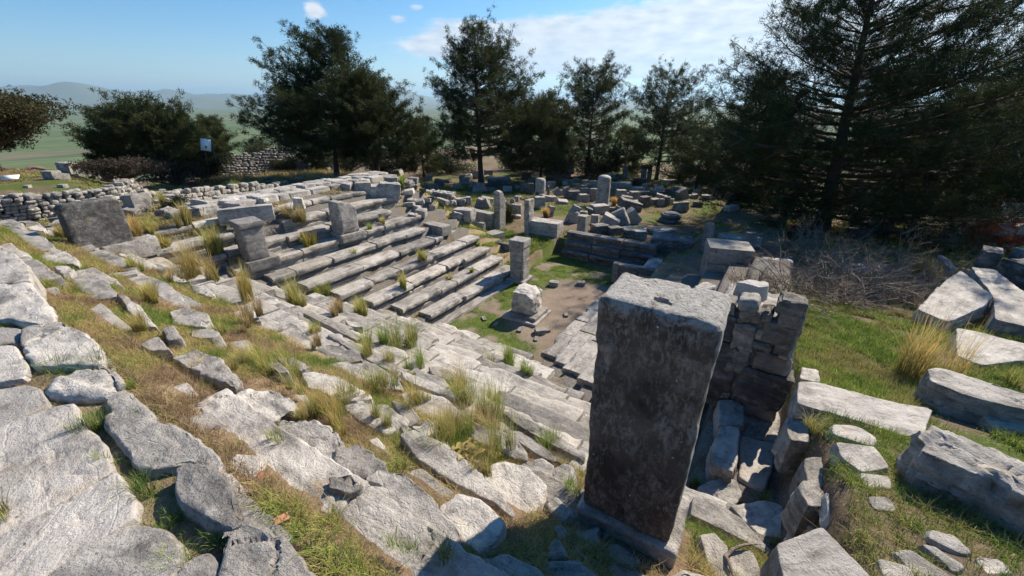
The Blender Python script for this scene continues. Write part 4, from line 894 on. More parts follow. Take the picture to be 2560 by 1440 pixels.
drywall('high pale fieldstone wall with a grassy top below the left pines', wl, .24, .8, 'rubble', 5, batter=.75)
drywall('low rubble wall among fallen blocks below the fieldstone wall', [wpt(355, 500, 2.4, 486), wpt(470, 497, 2.1, 482), wpt(600, 482, 1.7, 466), wpt(700, 470, 1.5, 460)], .25, .5, 'stone', 6)
drywall('squared stone terrace wall in the shade left of the dark mound', [wpt(1372, 438, .3, 402), wpt(1425, 440, .3, 392)], .42, .7, 'dark', 7, 'terrace_wall')  # dark stone colour stands in for the shade on this wall
drywall('small mortared wall stub on the grassy ramp', [wpt(1060, 490, 2.0, 478), wpt(1130, 500, 1.9, 484)], .14, .5, 'rubble', 8)

# ------------------------------------------------------------------ fallen blocks: a few shapes, copied
PROTO = []
def protos():
    rr = random.Random(3)
    for i, (sz, m_, a_) in enumerate((((1, .8, .8), 'grey', .03), ((1, .6, .7), 'stone', .04), ((1, 1, .35), 'stone', .03), ((.8, .5, 1), 'grey', .03), ((1, .7, .5), 'dark', .04), ((1, .8, .7), 'rubble', .09), ((1, .5, .4), 'pale', .03), ((.7, .7, .9), 'dark', .03))):
        o = boxrock('fallen_block', sz, (0, 0, 0), (0, 0, 0), m_, r=.04, amp=a_, res=.11, parent=None); C.objects.unlink(o); PROTO.append(o)
protos()
PW = ['square grey block', 'worn grey block', 'flat slab', 'upright narrow block', 'low dark block', 'rounded fieldstone', 'pale oblong block', 'dark cube']
def fallen(u0, v1, wpx, hpx, pi, where, idx, rot=None, tilt=(0, 0), sink=.08, name='fallen_block', desc=None):
    x, y, z = hit(u0, v1); m = mpp(x, y, z); w, h = wpx * m, hpx * m * 1.03
    o = PROTO[pi].copy(); C.objects.link(o); d = {0: (1, .8, .8), 1: (1, .6, .7), 2: (1, 1, .35), 3: (.8, .5, 1), 4: (1, .7, .5), 5: (1, .8, .7), 6: (1, .5, .4), 7: (.7, .7, .9)}[pi]
    o.scale = (w / d[0], max(.3, .75 * w) / max(d[1], .5), h / d[2]); rz = -YAW * -1 + R(random.uniform(-25, 25)) if rot is None else R(rot)
    k = .35 * w / math.hypot(x, y); o.location = (x + x * k, y + y * k, z - sink * h); o.rotation_euler = (R(tilt[0]), R(tilt[1]), rz)
    return o
GR = {}
def scat(area, items):
    for (x0, y0, x1, y1, pi, tl) in items: GR.setdefault(area, []).append(((x0 + x1) / 2, (x0 + x1) / 2, y1, x1 - x0, y1 - y0, pi, tl))
def nn(c, L): 
    out = []
    for it in L:
        (a, b), (c2, d) = cv(c, [(it[0], it[1]), (it[2], it[3])]); out.append((a, b, c2, d, it[4], it[5] if len(it) > 5 else (0, 0)))
    return out
scat('in the block field right of the column', nn('N', [(870, 345, 1020, 510, 0), (930, 445, 1110, 560, 7, (0, 8)), (1010, 390, 1110, 450, 1), (1080, 370, 1230, 520, 0), (1230, 370, 1380, 450, 4), (1230, 445, 1385, 620, 7), (1385, 485, 1545, 590, 0), (1480, 415, 1650, 500, 1, (0, 12)), (1545, 480, 1620, 600, 3),
    (1610, 450, 1710, 590, 7), (1850, 320, 2010, 500, 3, (0, -25)), (1130, 310, 1310, 380, 6), (1280, 250, 1360, 310, 5), (1400, 340, 1520, 420, 5), (1520, 370, 1650, 430, 4), (1700, 480, 1770, 580, 5), (1100, 515, 1230, 600, 6, (12, 0)), (2200, 425, 2330, 500, 1), (2000, 430, 2060, 480, 6), (2370, 415, 2450, 500, 7),
    (770, 230, 920, 330, 5), (900, 230, 1100, 320, 1), (1650, 330, 1760, 400, 5), (1760, 300, 1880, 380, 5), (2080, 340, 2180, 410, 5), (2480, 430, 2600, 500, 1), (2650, 420, 2760, 500, 4)]))
scat('in the block field left of the column', nn('N', [(70, 290, 160, 470, 3, (0, -12)), (115, 360, 300, 510, 7), (310, 320, 460, 420, 0), (290, 415, 440, 530, 0), (460, 320, 560, 520, 3), (330, 270, 420, 330, 1), (455, 200, 570, 300, 5), (10, 120, 90, 180, 5), (330, 190, 440, 240, 6), (200, 170, 300, 220, 1), (130, 190, 210, 240, 5), (20, 180, 120, 235, 5)]))
scat('in the leaning pile before the column', nn('N', [(60, 560, 190, 850, 3, (0, 28)), (190, 590, 340, 690, 2, (-15, 5)), (130, 680, 290, 860, 5), (360, 620, 480, 730, 7, (0, 20)), (480, 590, 740, 720, 0), (900, 640, 1110, 920, 3, (0, -28)), (1040, 650, 1290, 880, 3, (0, -38)), (740, 620, 850, 700, 4), (850, 610, 960, 700, 0, (0, 20)), (480, 730, 600, 880, 1), (690, 740, 880, 850, 4),
    (590, 750, 860, 950, 0, (0, 24)), (280, 680, 420, 800, 5), (890, 520, 1230, 690, 4, (0, 14))]))
scat('in the row behind the far bench', nn('N', [(490, 895, 740, 1035, 4), (740, 930, 960, 1060, 4), (980, 970, 1160, 1110, 4), (1150, 985, 1340, 1120, 0), (980, 930, 1130, 985, 6), (1140, 950, 1330, 1000, 6), (1390, 980, 1760, 1050, 2)]))
scat('around the upright slabs', nn('M', [(240, 480, 430, 590, 1), (540, 480, 690, 630, 3, (0, 22)), (680, 480, 810, 640, 3, (0, -25)), (1110, 570, 1280, 740, 5), (1480, 450, 1640, 640, 0), (1640, 590, 1750, 770, 3, (0, 18)), (1490, 580, 1620, 640, 2), (1170, 440, 1240, 530, 5), (1250, 235, 1470, 400, 4), (1650, 220, 1800, 330, 0), (1680, 280, 1710, 420, 3), (240, 660, 540, 840, 5),
    (180, 700, 320, 800, 5, (0, 20)), (1800, 130, 1960, 190, 5), (740, 170, 1110, 270, 4), (1100, 740, 1260, 800, 6, (0, 8)), (1640, 450, 1810, 520, 2), (1810, 310, 1920, 430, 3, (0, -35))]))
scat('at the far end of the upper seats', [(914, 463, 962, 500, 1, (4, 6)), (950, 466, 1000, 506, 5, (0, 8)), (890, 462, 930, 485, 6, (0, 0))])
scat('on the mown bank at the far left', [(157, 406, 186, 434, 6, (0, 4)), (183, 410, 226, 435, 0, (0, -4)), (120, 427, 150, 449, 5, (0, 0)), (146, 435, 173, 450, 1, (0, 0)), (226, 421, 262, 440, 1, (0, 10)), (265, 424, 311, 450, 0, (0, -12)), (304, 440, 332, 456, 2, (0, 0)), (65, 463, 76, 471, 6, (0, 0)), (150, 461, 168, 470, 6, (0, 0))])
rr = random.Random(21)
def sprinkle(area, poly_px, n, smin, smax, types):
    (x0, y0), (x1, y1) = poly_px; L = []
    for _ in range(n):
        u, v = rr.uniform(x0, x1), rr.uniform(y0, y1); w = rr.uniform(smin, smax) * (1 + (v - 430) / 260.); h = w * rr.uniform(.35, .8)
        L.append((u - w / 2, v - h, u + w / 2, v, rr.choice(types), (rr.uniform(-14, 14), rr.uniform(-14, 14))))
    scat(area, L)
sprinkle('in the shade round the middle pine', ((980, 430), (1230, 480)), 16, 10, 26, [0, 1, 4, 5, 2])
sprinkle('under the two left pines', ((640, 452), (990, 478)), 15, 10, 28, [4, 5, 1, 2])
sprinkle('below the dark shrubs on the left', ((360, 492), (640, 545)), 22, 14, 34, [5, 1, 0, 5, 6])
sprinkle('at the foot of the dry-stone wall', ((0, 556), (330, 590)), 10, 14, 34, [5, 5, 6])
sprinkle('in the shade under the big pine', ((1700, 470), (2080, 560)), 14, 14, 36, [4, 0, 1, 5])
sprinkle('in the rubble right of the big pine', ((2100, 520), (2560, 620)), 22, 18, 52, [4, 1, 2, 6, 5])
sprinkle('in the far rubble behind the column', ((1230, 402), (1700, 446)), 18, 8, 20, [0, 1, 4, 5, 6])
sprinkle('between the middle pine and the upper seats', ((1010, 455), (1240, 520)), 20, 10, 26, [0, 1, 4, 5, 2, 7])
sprinkle('between the slabs and the column', ((1240, 445), (1420, 520)), 15, 9, 24, [0, 1, 4, 5, 2, 7])
sprinkle('behind the block field', ((1400, 445), (1720, 485)), 20, 8, 20, [0, 1, 4, 5, 6])
sprinkle('left of the big pine', ((1680, 440), (1960, 520)), 13, 10, 28, [0, 4, 7, 5])
sprinkle('on the grassy ramp', ((1010, 500), (1130, 570)), 7, 12, 22, [5, 6])
sprinkle('beyond the left step ends', ((330, 520), (520, 545)), 6, 20, 40, [5, 1])
for area, L in GR.items():
    L.sort(); 
    for i, (_, u, v, w, h, pi, tl) in enumerate(L):
        o = fallen(u, v, w, h, pi, area, i, tilt=tl); tag(o, f'{PW[pi]} {area}, {ordw(i + 1)} from the left', 'fallen block', 'fallen blocks ' + area)
# specials in the ruin field
def lathe(name, prof, loc, mat, rot=(0, 0, 0), parent=None, n=28, amp=.012, seed=3):
    th = np.linspace(0, 2 * math.pi, n, endpoint=False); V = []
    for r_, z_ in prof: V.append(np.stack([r_ * np.cos(th), r_ * np.sin(th), np.full(n, z_)], -1))
    V = np.concatenate(V); nz = fbm(V * 6, seed, 3); V[:, :2] *= (1 + nz * amp / max(.1, prof[len(prof) // 2][0]))[:, None]
    return mesh_np(name, V, quads(n, len(prof)), mat, loc, rot, parent, sharp=40)
x, y, z = hit(1505, 515); t = empty('round_column', (x, y, z)); tag(t, 'worn oval column stump standing in the middle of the block field', 'column'); m = mpp(x, y, z); H_ = zat(x, y, 438) - z
pr = [(.52 * 34 * m, .0)] + [(.5 * 33 * m * (1 - .04 * q), H_ * (.02 + .9 * q)) for q in np.linspace(0, 1, 14)] + [(.42 * 33 * m, H_ * .96), (.28 * 33 * m, H_ * .995), (.01, H_)]
lathe('shaft', pr, (0, 0, 0), 'stone', parent=t, amp=.05); boxrock('footing', (1.5, 1.1, .5), (0, 0, -.25), (0, 0, 0), 'dark', parent=t, amp=.04, res=.1)
x, y, z = hit(1350, 497); t = empty('double_column', (x, y, z)); m = mpp(x, y, z); H_ = zat(x, y, 445) - z
tag(t, 'dark lichen-covered column stump at the left edge of the block field', 'column'); pr = [(.5 * 26 * m, -.1)] + [(.5 * 26 * m * (1 - .05 * q), H_ * .9 * q) for q in np.linspace(0.01, 1, 12)] + [(.38 * 26 * m, H_ * .97), (.2 * 26 * m, H_), (.01, H_ + .01)]
lathe('shaft', pr, (0, 0, 0), 'stone', parent=t, amp=.06, seed=8)
x, y, z = hit(1675, 556); t = empty('column_base', (x, y, z)); m = mpp(x, y, z); s_ = 26 * m
tag(t, 'dark moulded column base drum lying alone on the grass', 'column base')
lathe('lower_torus', [(s_ * .9, -.05), (s_ * 1.08, .06), (s_ * 1.1, .16), (s_ * 1.0, .27), (s_ * .85, .32)], (0, 0, 0), 'dark', parent=t)
lathe('upper_torus', [(s_ * .82, .30), (s_ * .85, .38), (s_ * .95, .44), (s_ * .97, .53), (s_ * .88, .62), (s_ * .7, .64), (.01, .64)], (0, 0, 0), 'dark', parent=t)
lathe('socket_disc', [(s_ * .62, .63), (s_ * .62, .70), (s_ * .5, .71), (.01, .69)], (0, 0, 0), 'grey', parent=t)
o, *_ = pbox('small_pedestal', 'N', (405, 765), (465, 735), (275, 745), 1.75, .6, 1.75, 'tan', 'small panelled pedestal standing at the left end of the far bench', 'pedestal', r=.02, amp=.012)
for i, (u, v, w, h) in enumerate(((1427, 437, 14, 36), (1470, 437, 16, 42), (1515, 430, 12, 22), (1562, 445, 12, 30), (1608, 447, 12, 34), (1622, 448, 10, 32))):
    x, y, z = hit(u, v); m = mpp(x, y, z); o = boxrock('shrine_post', (w * m, w * m * .8, h * m * 1.02), (x, y, z), (0, 0, YAW), 'stone', amp=.02, res=.15); tag(o, f'upright post in the shaded row beyond the block field, {ordw(i + 1)} from the left', 'stone post', 'upright posts beyond the block field')
for c_, p0, p1, p2, zr, zb, mt, lb in (('Q', (1365, 330), (1012, 330), (1360, 232), 1.75, 1.2, 'grey', 'long bluish block beyond the white-topped block'), ('Q', (1425, 235), (1275, 235), (1420, 215), 2.35, 1.3, 'grey', 'squat block standing behind the long bluish block'),
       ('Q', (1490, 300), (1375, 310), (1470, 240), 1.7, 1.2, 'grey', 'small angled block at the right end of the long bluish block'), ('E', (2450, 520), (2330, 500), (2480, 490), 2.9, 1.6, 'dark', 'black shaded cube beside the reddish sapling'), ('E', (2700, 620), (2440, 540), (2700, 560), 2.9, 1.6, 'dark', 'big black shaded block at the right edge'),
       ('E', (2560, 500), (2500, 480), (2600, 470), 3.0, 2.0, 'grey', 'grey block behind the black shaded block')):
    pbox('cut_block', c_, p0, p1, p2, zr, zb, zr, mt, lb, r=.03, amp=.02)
# big tilted slab among the twigs
o, p, z_ = traced('E', [(2090, 700), (2200, 632), (2380, 758), (2340, 800), (2150, 870), (1980, 800)], h=.32, mat='stone', amp=.022, mode='G', dz=.55, r=.02, name='tilted_slab'); tag(o, 'tilted pale slab half under the bare twigs', 'stone slab'); o.rotation_euler[1] = R(-4)
# small stones in the orchestra
for i, (u, v, s_) in enumerate(((1440, 855, 16), (1460, 874, 10), (1350, 838, 26), (1325, 770, 14), (1385, 718, 24), (1452, 716, 20), (1240, 815, 9), (1368, 830, 12), (1340, 852, 9), (1300, 830, 12), (1415, 790, 10), (1210, 800, 9))):
    o = fallen(u, v, s_, s_ * .5, 5, '', i); tag(o, f'small pale stone on the orchestra floor, stone {["nearest the bank", "at the corner", "below the altar"][i % 3]}, {ordw(i + 1)} one', 'small stone', 'small stones on the orchestra floor')
for i, (u, v) in enumerate(((655, 1200), (706, 1311), (348, 928))):
    x, y, z = hit(u, v - 6); o = boxrock('terracotta_shard', (.075, .05, .02), (x, y, z + .01), (R(8), R(5), i * 1.3), 'tile', r=.006, amp=.004, res=.02, parent=None); tag(o, ['orange pottery shard in the dry grass beside the curb', 'orange pottery shard in the brown grass at the bottom left', 'orange pottery shard near the green tuft on the left'][i], 'shard')
# sign board and white panel
x, y = at(540, 412, 2.6); t = empty('information_board', (x, y, 2.3), (0, 0, YAW + R(8))); tag(t, 'tilted white information board on a dark stand before the shrubs', 'sign'); m = mpp(x, y, 3.2)
zc = zat(x, y, 362) - 2.3
def slab_box(name, size, loc, rot, mat, parent):
    sx, sy, sz = [a / 2 for a in size]; V = np.array([(a, b, c) for a in (-sx, sx) for b in (-sy, sy) for c in (-sz, sz)]); F = np.array([(0, 1, 3, 2), (4, 6, 7, 5), (0, 4, 5, 1), (2, 3, 7, 6), (0, 2, 6, 4), (1, 5, 7, 3)])
    return mesh_np(name, V, F, mat, loc, rot, parent, smooth=False)
pn = slab_box('panel', (.80, .04, .98), (-.35, 0, zc), (R(-14), R(8), 0), 'white', t)
slab_box('printed_drawing', (.16, .004, .2), (.02, -.023, -.18), (0, 0, 0), 'print', pn)
slab_box('frame', (.86, .03, 1.04), (0, .024, 0), (0, 0, 0), 'post', pn)
slab_box('leg', (.05, .05, zc), (-.65, .05, zc / 2 - .1), (0, R(4), 0), 'post', t); slab_box('leg', (.05, .05, zc), (.05, .05, zc / 2 - .1), (0, R(4), 0), 'post', t)
x, y, z = hit(30, 452); o = slab_box('panel_sheet', (.75, .04, .4), (x, y, z + .2), (R(-60), 0, YAW + .5), 'white', None); tag(o, 'white tilted panel on the ground beside the leftmost tree', 'panel')
print('p3 done')
# ------------------------------------------------------------------ grass
def blades(base, az, h, bend, w, seg=3):
    """curved tapering blades -> V, F, t (height fraction per vertex), id"""
    n = len(h); dx, dy = np.cos(az), np.sin(az); px, py = -dy, dx; V = []; Tt = []
    for q in range(seg):
        t = q / seg; off = bend * h * t ** 2; z = h * (t - .18 * bend * t * t); ww = w * (1 - .75 * t)
        for sg in (-1, 1): V.append(np.stack([base[:, 0] + dx * off + px * ww * sg, base[:, 1] + dy * off + py * ww * sg, base[:, 2] + z], -1)); Tt.append(np.full(n, t))
    V.append(np.stack([base[:, 0] + dx * bend * h, base[:, 1] + dy * bend * h, base[:, 2] + h * (1 - .3 * bend)], -1)); Tt.append(np.ones(n))
    m = 2 * seg + 1; V = np.stack(V, 1).reshape(-1, 3); Tt = np.stack(Tt, 1).ravel(); k = np.arange(n)[:, None] * m; F = []
    for q in range(seg - 1):
        a = 2 * q; F += [k + np.array([[a, a + 1, a + 3]]), k + np.array([[a, a + 3, a + 2]])]
    a = 2 * (seg - 1); F.append(k + np.array([[a, a + 1, a + 2]])); F = np.stack(F, 1).reshape(-1, 3)
    return V, F, Tt, np.repeat(np.arange(n), m)
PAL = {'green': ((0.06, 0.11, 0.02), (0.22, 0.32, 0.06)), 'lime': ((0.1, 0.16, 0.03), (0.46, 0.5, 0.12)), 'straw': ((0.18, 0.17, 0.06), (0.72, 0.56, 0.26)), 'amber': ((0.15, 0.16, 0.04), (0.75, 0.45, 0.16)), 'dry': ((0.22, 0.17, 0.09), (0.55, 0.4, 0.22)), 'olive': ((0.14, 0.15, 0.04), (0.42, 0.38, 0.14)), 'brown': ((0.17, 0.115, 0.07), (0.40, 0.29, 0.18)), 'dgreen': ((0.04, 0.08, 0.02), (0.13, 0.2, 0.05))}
def bcol(names, ids, t, g):
    lo = np.array([PAL[n][0] for n in names]); hi = np.array([PAL[n][1] for n in names]); n = ids.max() + 1; pick = g.integers(0, len(names), n) if len(names) > 1 else np.zeros(n, int)
    v = g.uniform(.75, 1.3, n)
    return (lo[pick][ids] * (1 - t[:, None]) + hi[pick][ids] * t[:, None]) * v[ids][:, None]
TN = [0]
def tuft(u, v, vt, pal, wpx=None, n=None, label='', zoff=0.0, cat='grass tuft', lean=None, name='grass_tuft', group='grass tufts on the step rows', xyz=None):
    TN[0] += 1; g = np.random.default_rng(100 + TN[0]); x, y, z = xyz or hit(u, v); z += zoff; m = mpp(x, y, z); H_ = max(.12, (v - vt) * m * 1.05); wd = (wpx or (v - vt) * .8) * m
    if n is None: n = int(min(700, max(120, 380 * H_ / .4)))
    ns_ = int(g.integers(2, 6)); sc_ = g.normal(0, wd * .17, (ns_, 2)); si = g.integers(0, ns_, n); r0 = wd * .13 * np.sqrt(g.random(n)); a0 = g.random(n) * 6.283
    base = np.c_[x + r0 * np.cos(a0) + sc_[si, 0], y + r0 * np.sin(a0) + sc_[si, 1], np.full(n, z - .03)]; hs_ = g.uniform(.55, 1.1, ns_)[si]; wa = g.random() * 6.283
    h = H_ * g.beta(2.2, 1.5, n) * 1.3 * hs_; az = np.where(g.random(n) < .3, wa, a0) + g.normal(0, .9, n); bend = np.clip(g.beta(1.5, 2.2, n) * wd / H_ * .75, .03, 1.0)
    if lean: az = np.where(g.random(n) < .6, lean + g.normal(0, .4, n), az)
    d = math.hypot(x, y); w = max(.0018, .0004 * d) * g.uniform(.7, 1.4, n)
    V, F, t, ids = blades(base, az, h, bend, w, 4)
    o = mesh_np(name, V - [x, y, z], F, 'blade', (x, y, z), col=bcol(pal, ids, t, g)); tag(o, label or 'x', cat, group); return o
TU = [ # u, v, vtop, palette, width
 (600, 503, 458, ['lime', 'olive'], 34), (408, 530, 486, ['straw', 'lime'], 34), (462, 580, 520, ['olive', 'straw'], 40), (343, 622, 560, ['straw', 'amber'], 60), (382, 598, 552, ['straw', 'lime'], 40), (165, 602, 560, ['straw', 'olive'], 50),
 (500, 712, 610, ['straw', 'amber', 'olive'], 110), (556, 672, 600, ['straw', 'lime'], 70), (630, 768, 668, ['straw', 'amber', 'lime'], 50), (352, 684, 640, ['lime', 'straw'], 60), (745, 772, 700, ['lime', 'straw'], 80), (800, 745, 700, ['lime', 'olive'], 60),
 (836, 800, 745, ['brown', 'straw'], 60), (912, 800, 745, ['straw', 'lime'], 60), (940, 882, 815, ['lime', 'green'], 90), (1010, 880, 790, ['lime', 'straw', 'green'], 110), (1048, 932, 870, ['lime', 'green'], 80), (952, 985, 900, ['green', 'lime', 'straw'], 90),
 (640, 925, 850, ['lime', 'straw'], 100), (815, 1045, 955, ['straw', 'brown', 'amber'], 90), (1170, 1010, 900, ['lime', 'green', 'straw'], 130), (1235, 1050, 915, ['lime', 'green', 'straw'], 130), (1128, 1098, 1020, ['green', 'lime'], 90), (1246, 1146, 1030, ['green', 'lime', 'straw'], 100),
 (1374, 1142, 1075, ['green', 'lime'], 90), (1262, 918, 855, ['lime', 'green'], 80), (1308, 945, 900, ['green', 'lime'], 60), (1415, 1255, 1190, ['lime', 'green'], 100), (926, 586, 562, ['lime', 'green'], 22), (960, 566, 532, ['lime', 'straw'], 20), (1000, 472, 440, ['lime', 'green'], 26),
 (1056, 676, 640, ['lime', 'straw'], 26), (1010, 742, 700, ['lime', 'straw'], 34), (790, 634, 588, ['amber', 'green'], 46), (740, 575, 530, ['dry', 'olive'], 60), (1196, 620, 600, ['lime', 'green'], 20), (880, 655, 640, ['lime', 'green'], 26), (1120, 702, 680, ['lime', 'straw'], 22), (1180, 702, 680, ['lime', 'green'], 20), (1255, 570, 555, ['lime', 'green'], 20),
 (150, 938, 870, ['dgreen', 'green'], 200), (232, 1085, 1000, ['green', 'dgreen', 'olive'], 110), (355, 1228, 1160, ['green', 'dgreen'], 130), (500, 1385, 1300, ['green', 'lime'], 180), (420, 1320, 1265, ['green', 'dgreen', 'olive'], 110), (270, 1150, 1110, ['green', 'olive'], 70), (355, 1050, 1030, ['dgreen'], 50), (10, 1310, 1210, ['green', 'straw', 'brown'], 90),
 (520, 985, 945, ['dgreen', 'green'], 100), (325, 985, 935, ['lime', 'green'], 50), (1000, 1190, 1170, ['green', 'olive'], 50), (600, 1150, 1120, ['olive', 'dry'], 70),
 (2325, 952, 775, ['amber', 'straw', 'olive'], 170), (2330, 700, 640, ['amber', 'olive'], 90), (2442, 1270, 1175, ['green', 'lime', 'dgreen'], 150), (2520, 962, 905, ['lime', 'olive'], 90), (1880, 720, 690, ['green', 'straw'], 90), (1950, 740, 710, ['lime', 'straw'], 50), (1920, 1250, 1215, ['green', 'olive'], 80), (1940, 1385, 1330, ['green', 'dgreen'], 90), (1735, 1220, 1180, ['dgreen', 'green'], 60),
 (2050, 1075, 1030, ['lime', 'straw'], 90), (2000, 1140, 1100, ['lime', 'straw', 'olive'], 110), (2040, 985, 960, ['straw', 'lime'], 40), (1000, 1400, 1350, ['green', 'lime'], 110), (1110, 1420, 1370, ['green', 'olive'], 100), (700, 1120, 1100, ['lime', 'olive'], 80), (1660, 470, 455, ['green'], 20), (1535, 515, 490, ['amber'], 20), (1365, 545, 520, ['amber', 'straw'], 26)]
_r = random.Random(91)
for _ in range(44):
    u_ = _r.uniform(330, 1250); v_ = 590 + (u_ - 380) * .46 + _r.uniform(0, 300); hh_ = (24 + (v_ - 600) * .09) * _r.uniform(.6, 1.5)
    TU.append((u_, v_, v_ - hh_, _r.choice([['straw', 'lime'], ['straw', 'olive'], ['straw', 'amber', 'lime'], ['lime', 'straw'], ['brown', 'straw'], ['straw', 'dry']]), hh_ * _r.uniform(.8, 1.5)))
CW = {'lime': 'yellow-green', 'straw': 'straw-coloured', 'amber': 'amber', 'green': 'green', 'dgreen': 'dark green', 'olive': 'olive', 'brown': 'brown', 'dry': 'dry'}
reg = {}
for i, tt in enumerate(TU):
    u, v = tt[0], tt[1]
    rname = ('growing beside the curb at the bottom left' if u < 560 and v > 900 else 'west of the tall pillar' if u > 1700 else 'on the left bank of seats' if (v < 760 and u > 560 + (v - 600)) and u < 1300 else 'among the far ruins' if v < 560 and u > 1300 else 'on the near bank of steps')
    reg.setdefault(rname, []).append((u, tt))
for rn, L in reg.items():
    L.sort(key=lambda t: t[0])
    for i, (_, (u, v, vt, pal, wd)) in enumerate(L):
        sz = 'tall' if v - vt > 75 else 'small' if v - vt < 40 else 'bushy'
        zo = .12 if rn == 'on the near bank of steps' else .02
        if u > 1860 and u < 1960 and v < 760: xyz = (*at(u, v + 12, 4.6), 4.6)
        else: xyz = None
        tuft(u, v, vt, pal, wd, None, f'{sz} {CW[pal[0]]} grass tuft {rn}, {ordw(i + 1)} from left', zo, group='grass tufts ' + rn, xyz=xyz)
# dry stalk lying across the steps at the left
tuft(700, 1010, 960, ['straw'], 260, 40, 'long bleached grass stalks sprawling over the stones near the curb', .1, lean=-.6)
def in_poly(P, poly):
    x, y = P[:, 0], P[:, 1]; ins = np.zeros(len(P), bool); q = np.array(poly)
    for (x0, y0), (x1, y1) in zip(q, np.roll(q, -1, 0)):
        c = ((y0 > y) != (y1 > y)) & (x < (x1 - x0) * (y - y0) / (y1 - y0 + 1e-12) + x0); ins ^= c
    return ins
def free(P):
    ok = np.ones(len(P), bool)
    for poly in POLYS:
        q = np.array(poly); lo, hi = q.min(0), q.max(0); s = ok & (P[:, 0] > lo[0]) & (P[:, 0] < hi[0]) & (P[:, 1] > lo[1]) & (P[:, 1] < hi[1])
        if s.any(): idx = np.where(s)[0]; ok[idx[in_poly(P[idx], poly)]] = False
    x, y = P.T; k = np.maximum(np.maximum((-9.6 - x) / PI_Z, (9.5 - y) / PI_Z), (x + 5.1) / PI_Z)
    f = k - np.floor(k); bank = (x > -17) & (x < .9) & (y < 15.6) & (k > 0) & (k < 9); ok &= ~(bank & (f < .78))
    ok &= ~((x > -1.0) & (x < .05) & (y > 2.2) & (y < 3.1)); ok &= ~((x > -.4) & (x < .85) & (y > 6) & (y < 7.6))
    ok &= ~((x > -8) & (x < -6.2) & (y > 11.4) & (y < 13.1))
    return ok
def cover(name, label, x0, x1, y0, y1, dens, hgt, wid, pals, thresh, seed, bend=(.2, .8), region=None, clump=.05, per=14, lowfreq=1.2, shift=0, mat='blade'):
    g = np.random.default_rng(seed); A = (x1 - x0) * (y1 - y0); nc = int(A * dens / per); c = np.c_[g.uniform(x0, x1, nc), g.uniform(y0, y1, nc)]
    nz = fbm(np.c_[c * lowfreq, np.full(nc, shift)], 61, 4); keep = nz > thresh
    if region is not None: keep &= region(c[:, 0], c[:, 1])
    c = c[keep]; P = np.repeat(c, per, 0) + g.normal(0, clump, (len(c) * per, 2)); cid = np.repeat(np.arange(len(c)), per)
    ok = free(P)
    if region is not None: ok &= region(P[:, 0], P[:, 1])
    P = P[ok]; cid = cid[ok]; n = len(P); d = np.hypot(*P.T); z = G(P[:, 0], P[:, 1])
    h = g.uniform(hgt[0], hgt[1], n) * (1 + .5 * g.normal(0, 1, len(c))[cid] * .6).clip(.4, 2); w = np.maximum(wid, .0004 * d) * g.uniform(.7, 1.3, n)
    V, F, t, ids = blades(np.c_[P, z - .01], g.random(n) * 6.283, h, g.uniform(*bend, n), w, 2)
    # colours by patch
    pn = (fbm(np.c_[c * 1.7, np.full(len(c), 5.)], 71, 3) * 1.3 + .5).clip(0, .999); pk = ((pn + g.normal(0, .12, len(c))).clip(0, .999) * len(pals)).astype(int)
    lo = np.array([PAL[p][0] for p in pals]); hi = np.array([PAL[p][1] for p in pals]); kk = pk[cid][ids]; vv = (g.uniform(.7, 1.3, n))[ids][:, None]
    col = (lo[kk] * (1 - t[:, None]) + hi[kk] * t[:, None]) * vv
    o = mesh_np(name, V, F, mat, col=col); o['label'] = label; o['category'] = 'grass'; o['kind'] = 'stuff'; print(name, n); return o
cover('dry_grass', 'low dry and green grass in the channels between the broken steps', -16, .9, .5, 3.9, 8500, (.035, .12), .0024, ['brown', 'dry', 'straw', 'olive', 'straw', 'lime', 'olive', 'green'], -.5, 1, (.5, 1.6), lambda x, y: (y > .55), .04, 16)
cover('dry_grass', 'sparse dry grass between the left part of the steps', -19, -9, .6, 6, 1500, (.06, .18), .004, ['dry', 'straw', 'olive', 'lime'], -.3, 2, (.3, 1.2), None, .06, 14)
cover('grass', 'short grass between the rows of seats', -16.5, -4, 3.5, 15.4, 700, (.05, .16), .004, ['lime', 'straw', 'straw', 'olive'], -.08, 3, (.2, .8), lambda x, y: np.maximum(np.maximum((-9.6 - x), (9.5 - y)), (x + 5.1)) > 0, .05, 18, lowfreq=.9)
cover('grass', 'green grass on the orchestra floor round the altar', -9.6, -5.1, 9.6, 19, 1500, (.02, .06), .004, ['green', 'lime', 'green', 'dgreen'], -.6, 4, (.2, .9), lambda x, y: green_mask(x, y) > .35, .06, 14)
cover('lawn', 'bright green grass west of the ruined wall', .95, 6.5, 5.8, 14, 3200, (.06, .17), .004, ['green', 'lime', 'green', 'lime', 'olive'], -.32, 5, (.2, 1.0), None, .05, 14)
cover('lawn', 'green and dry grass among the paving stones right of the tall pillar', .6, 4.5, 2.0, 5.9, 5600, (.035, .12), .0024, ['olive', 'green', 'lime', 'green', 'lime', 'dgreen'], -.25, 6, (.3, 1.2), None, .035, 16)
cover('dry_grass', 'dry grass round the foot of the tall pillar', -1.6, .9, .8, 5.5, 1800, (.02, .06), .0018, ['brown', 'dry', 'olive'], .05, 7, (.4, 1.4), None, .04, 14)
cover('grass', 'grass and weeds on the ground among the far ruins', -30, 12, 17, 46, 100, (.08, .22), .012, ['green', 'dgreen', 'dgreen', 'dry', 'olive', 'lime'], -.1, 8, (.2, .9), lambda x, y: ~((x > -9.8) & (x < -3.9) & (y < 19.8)), .2, 20, lowfreq=.35)
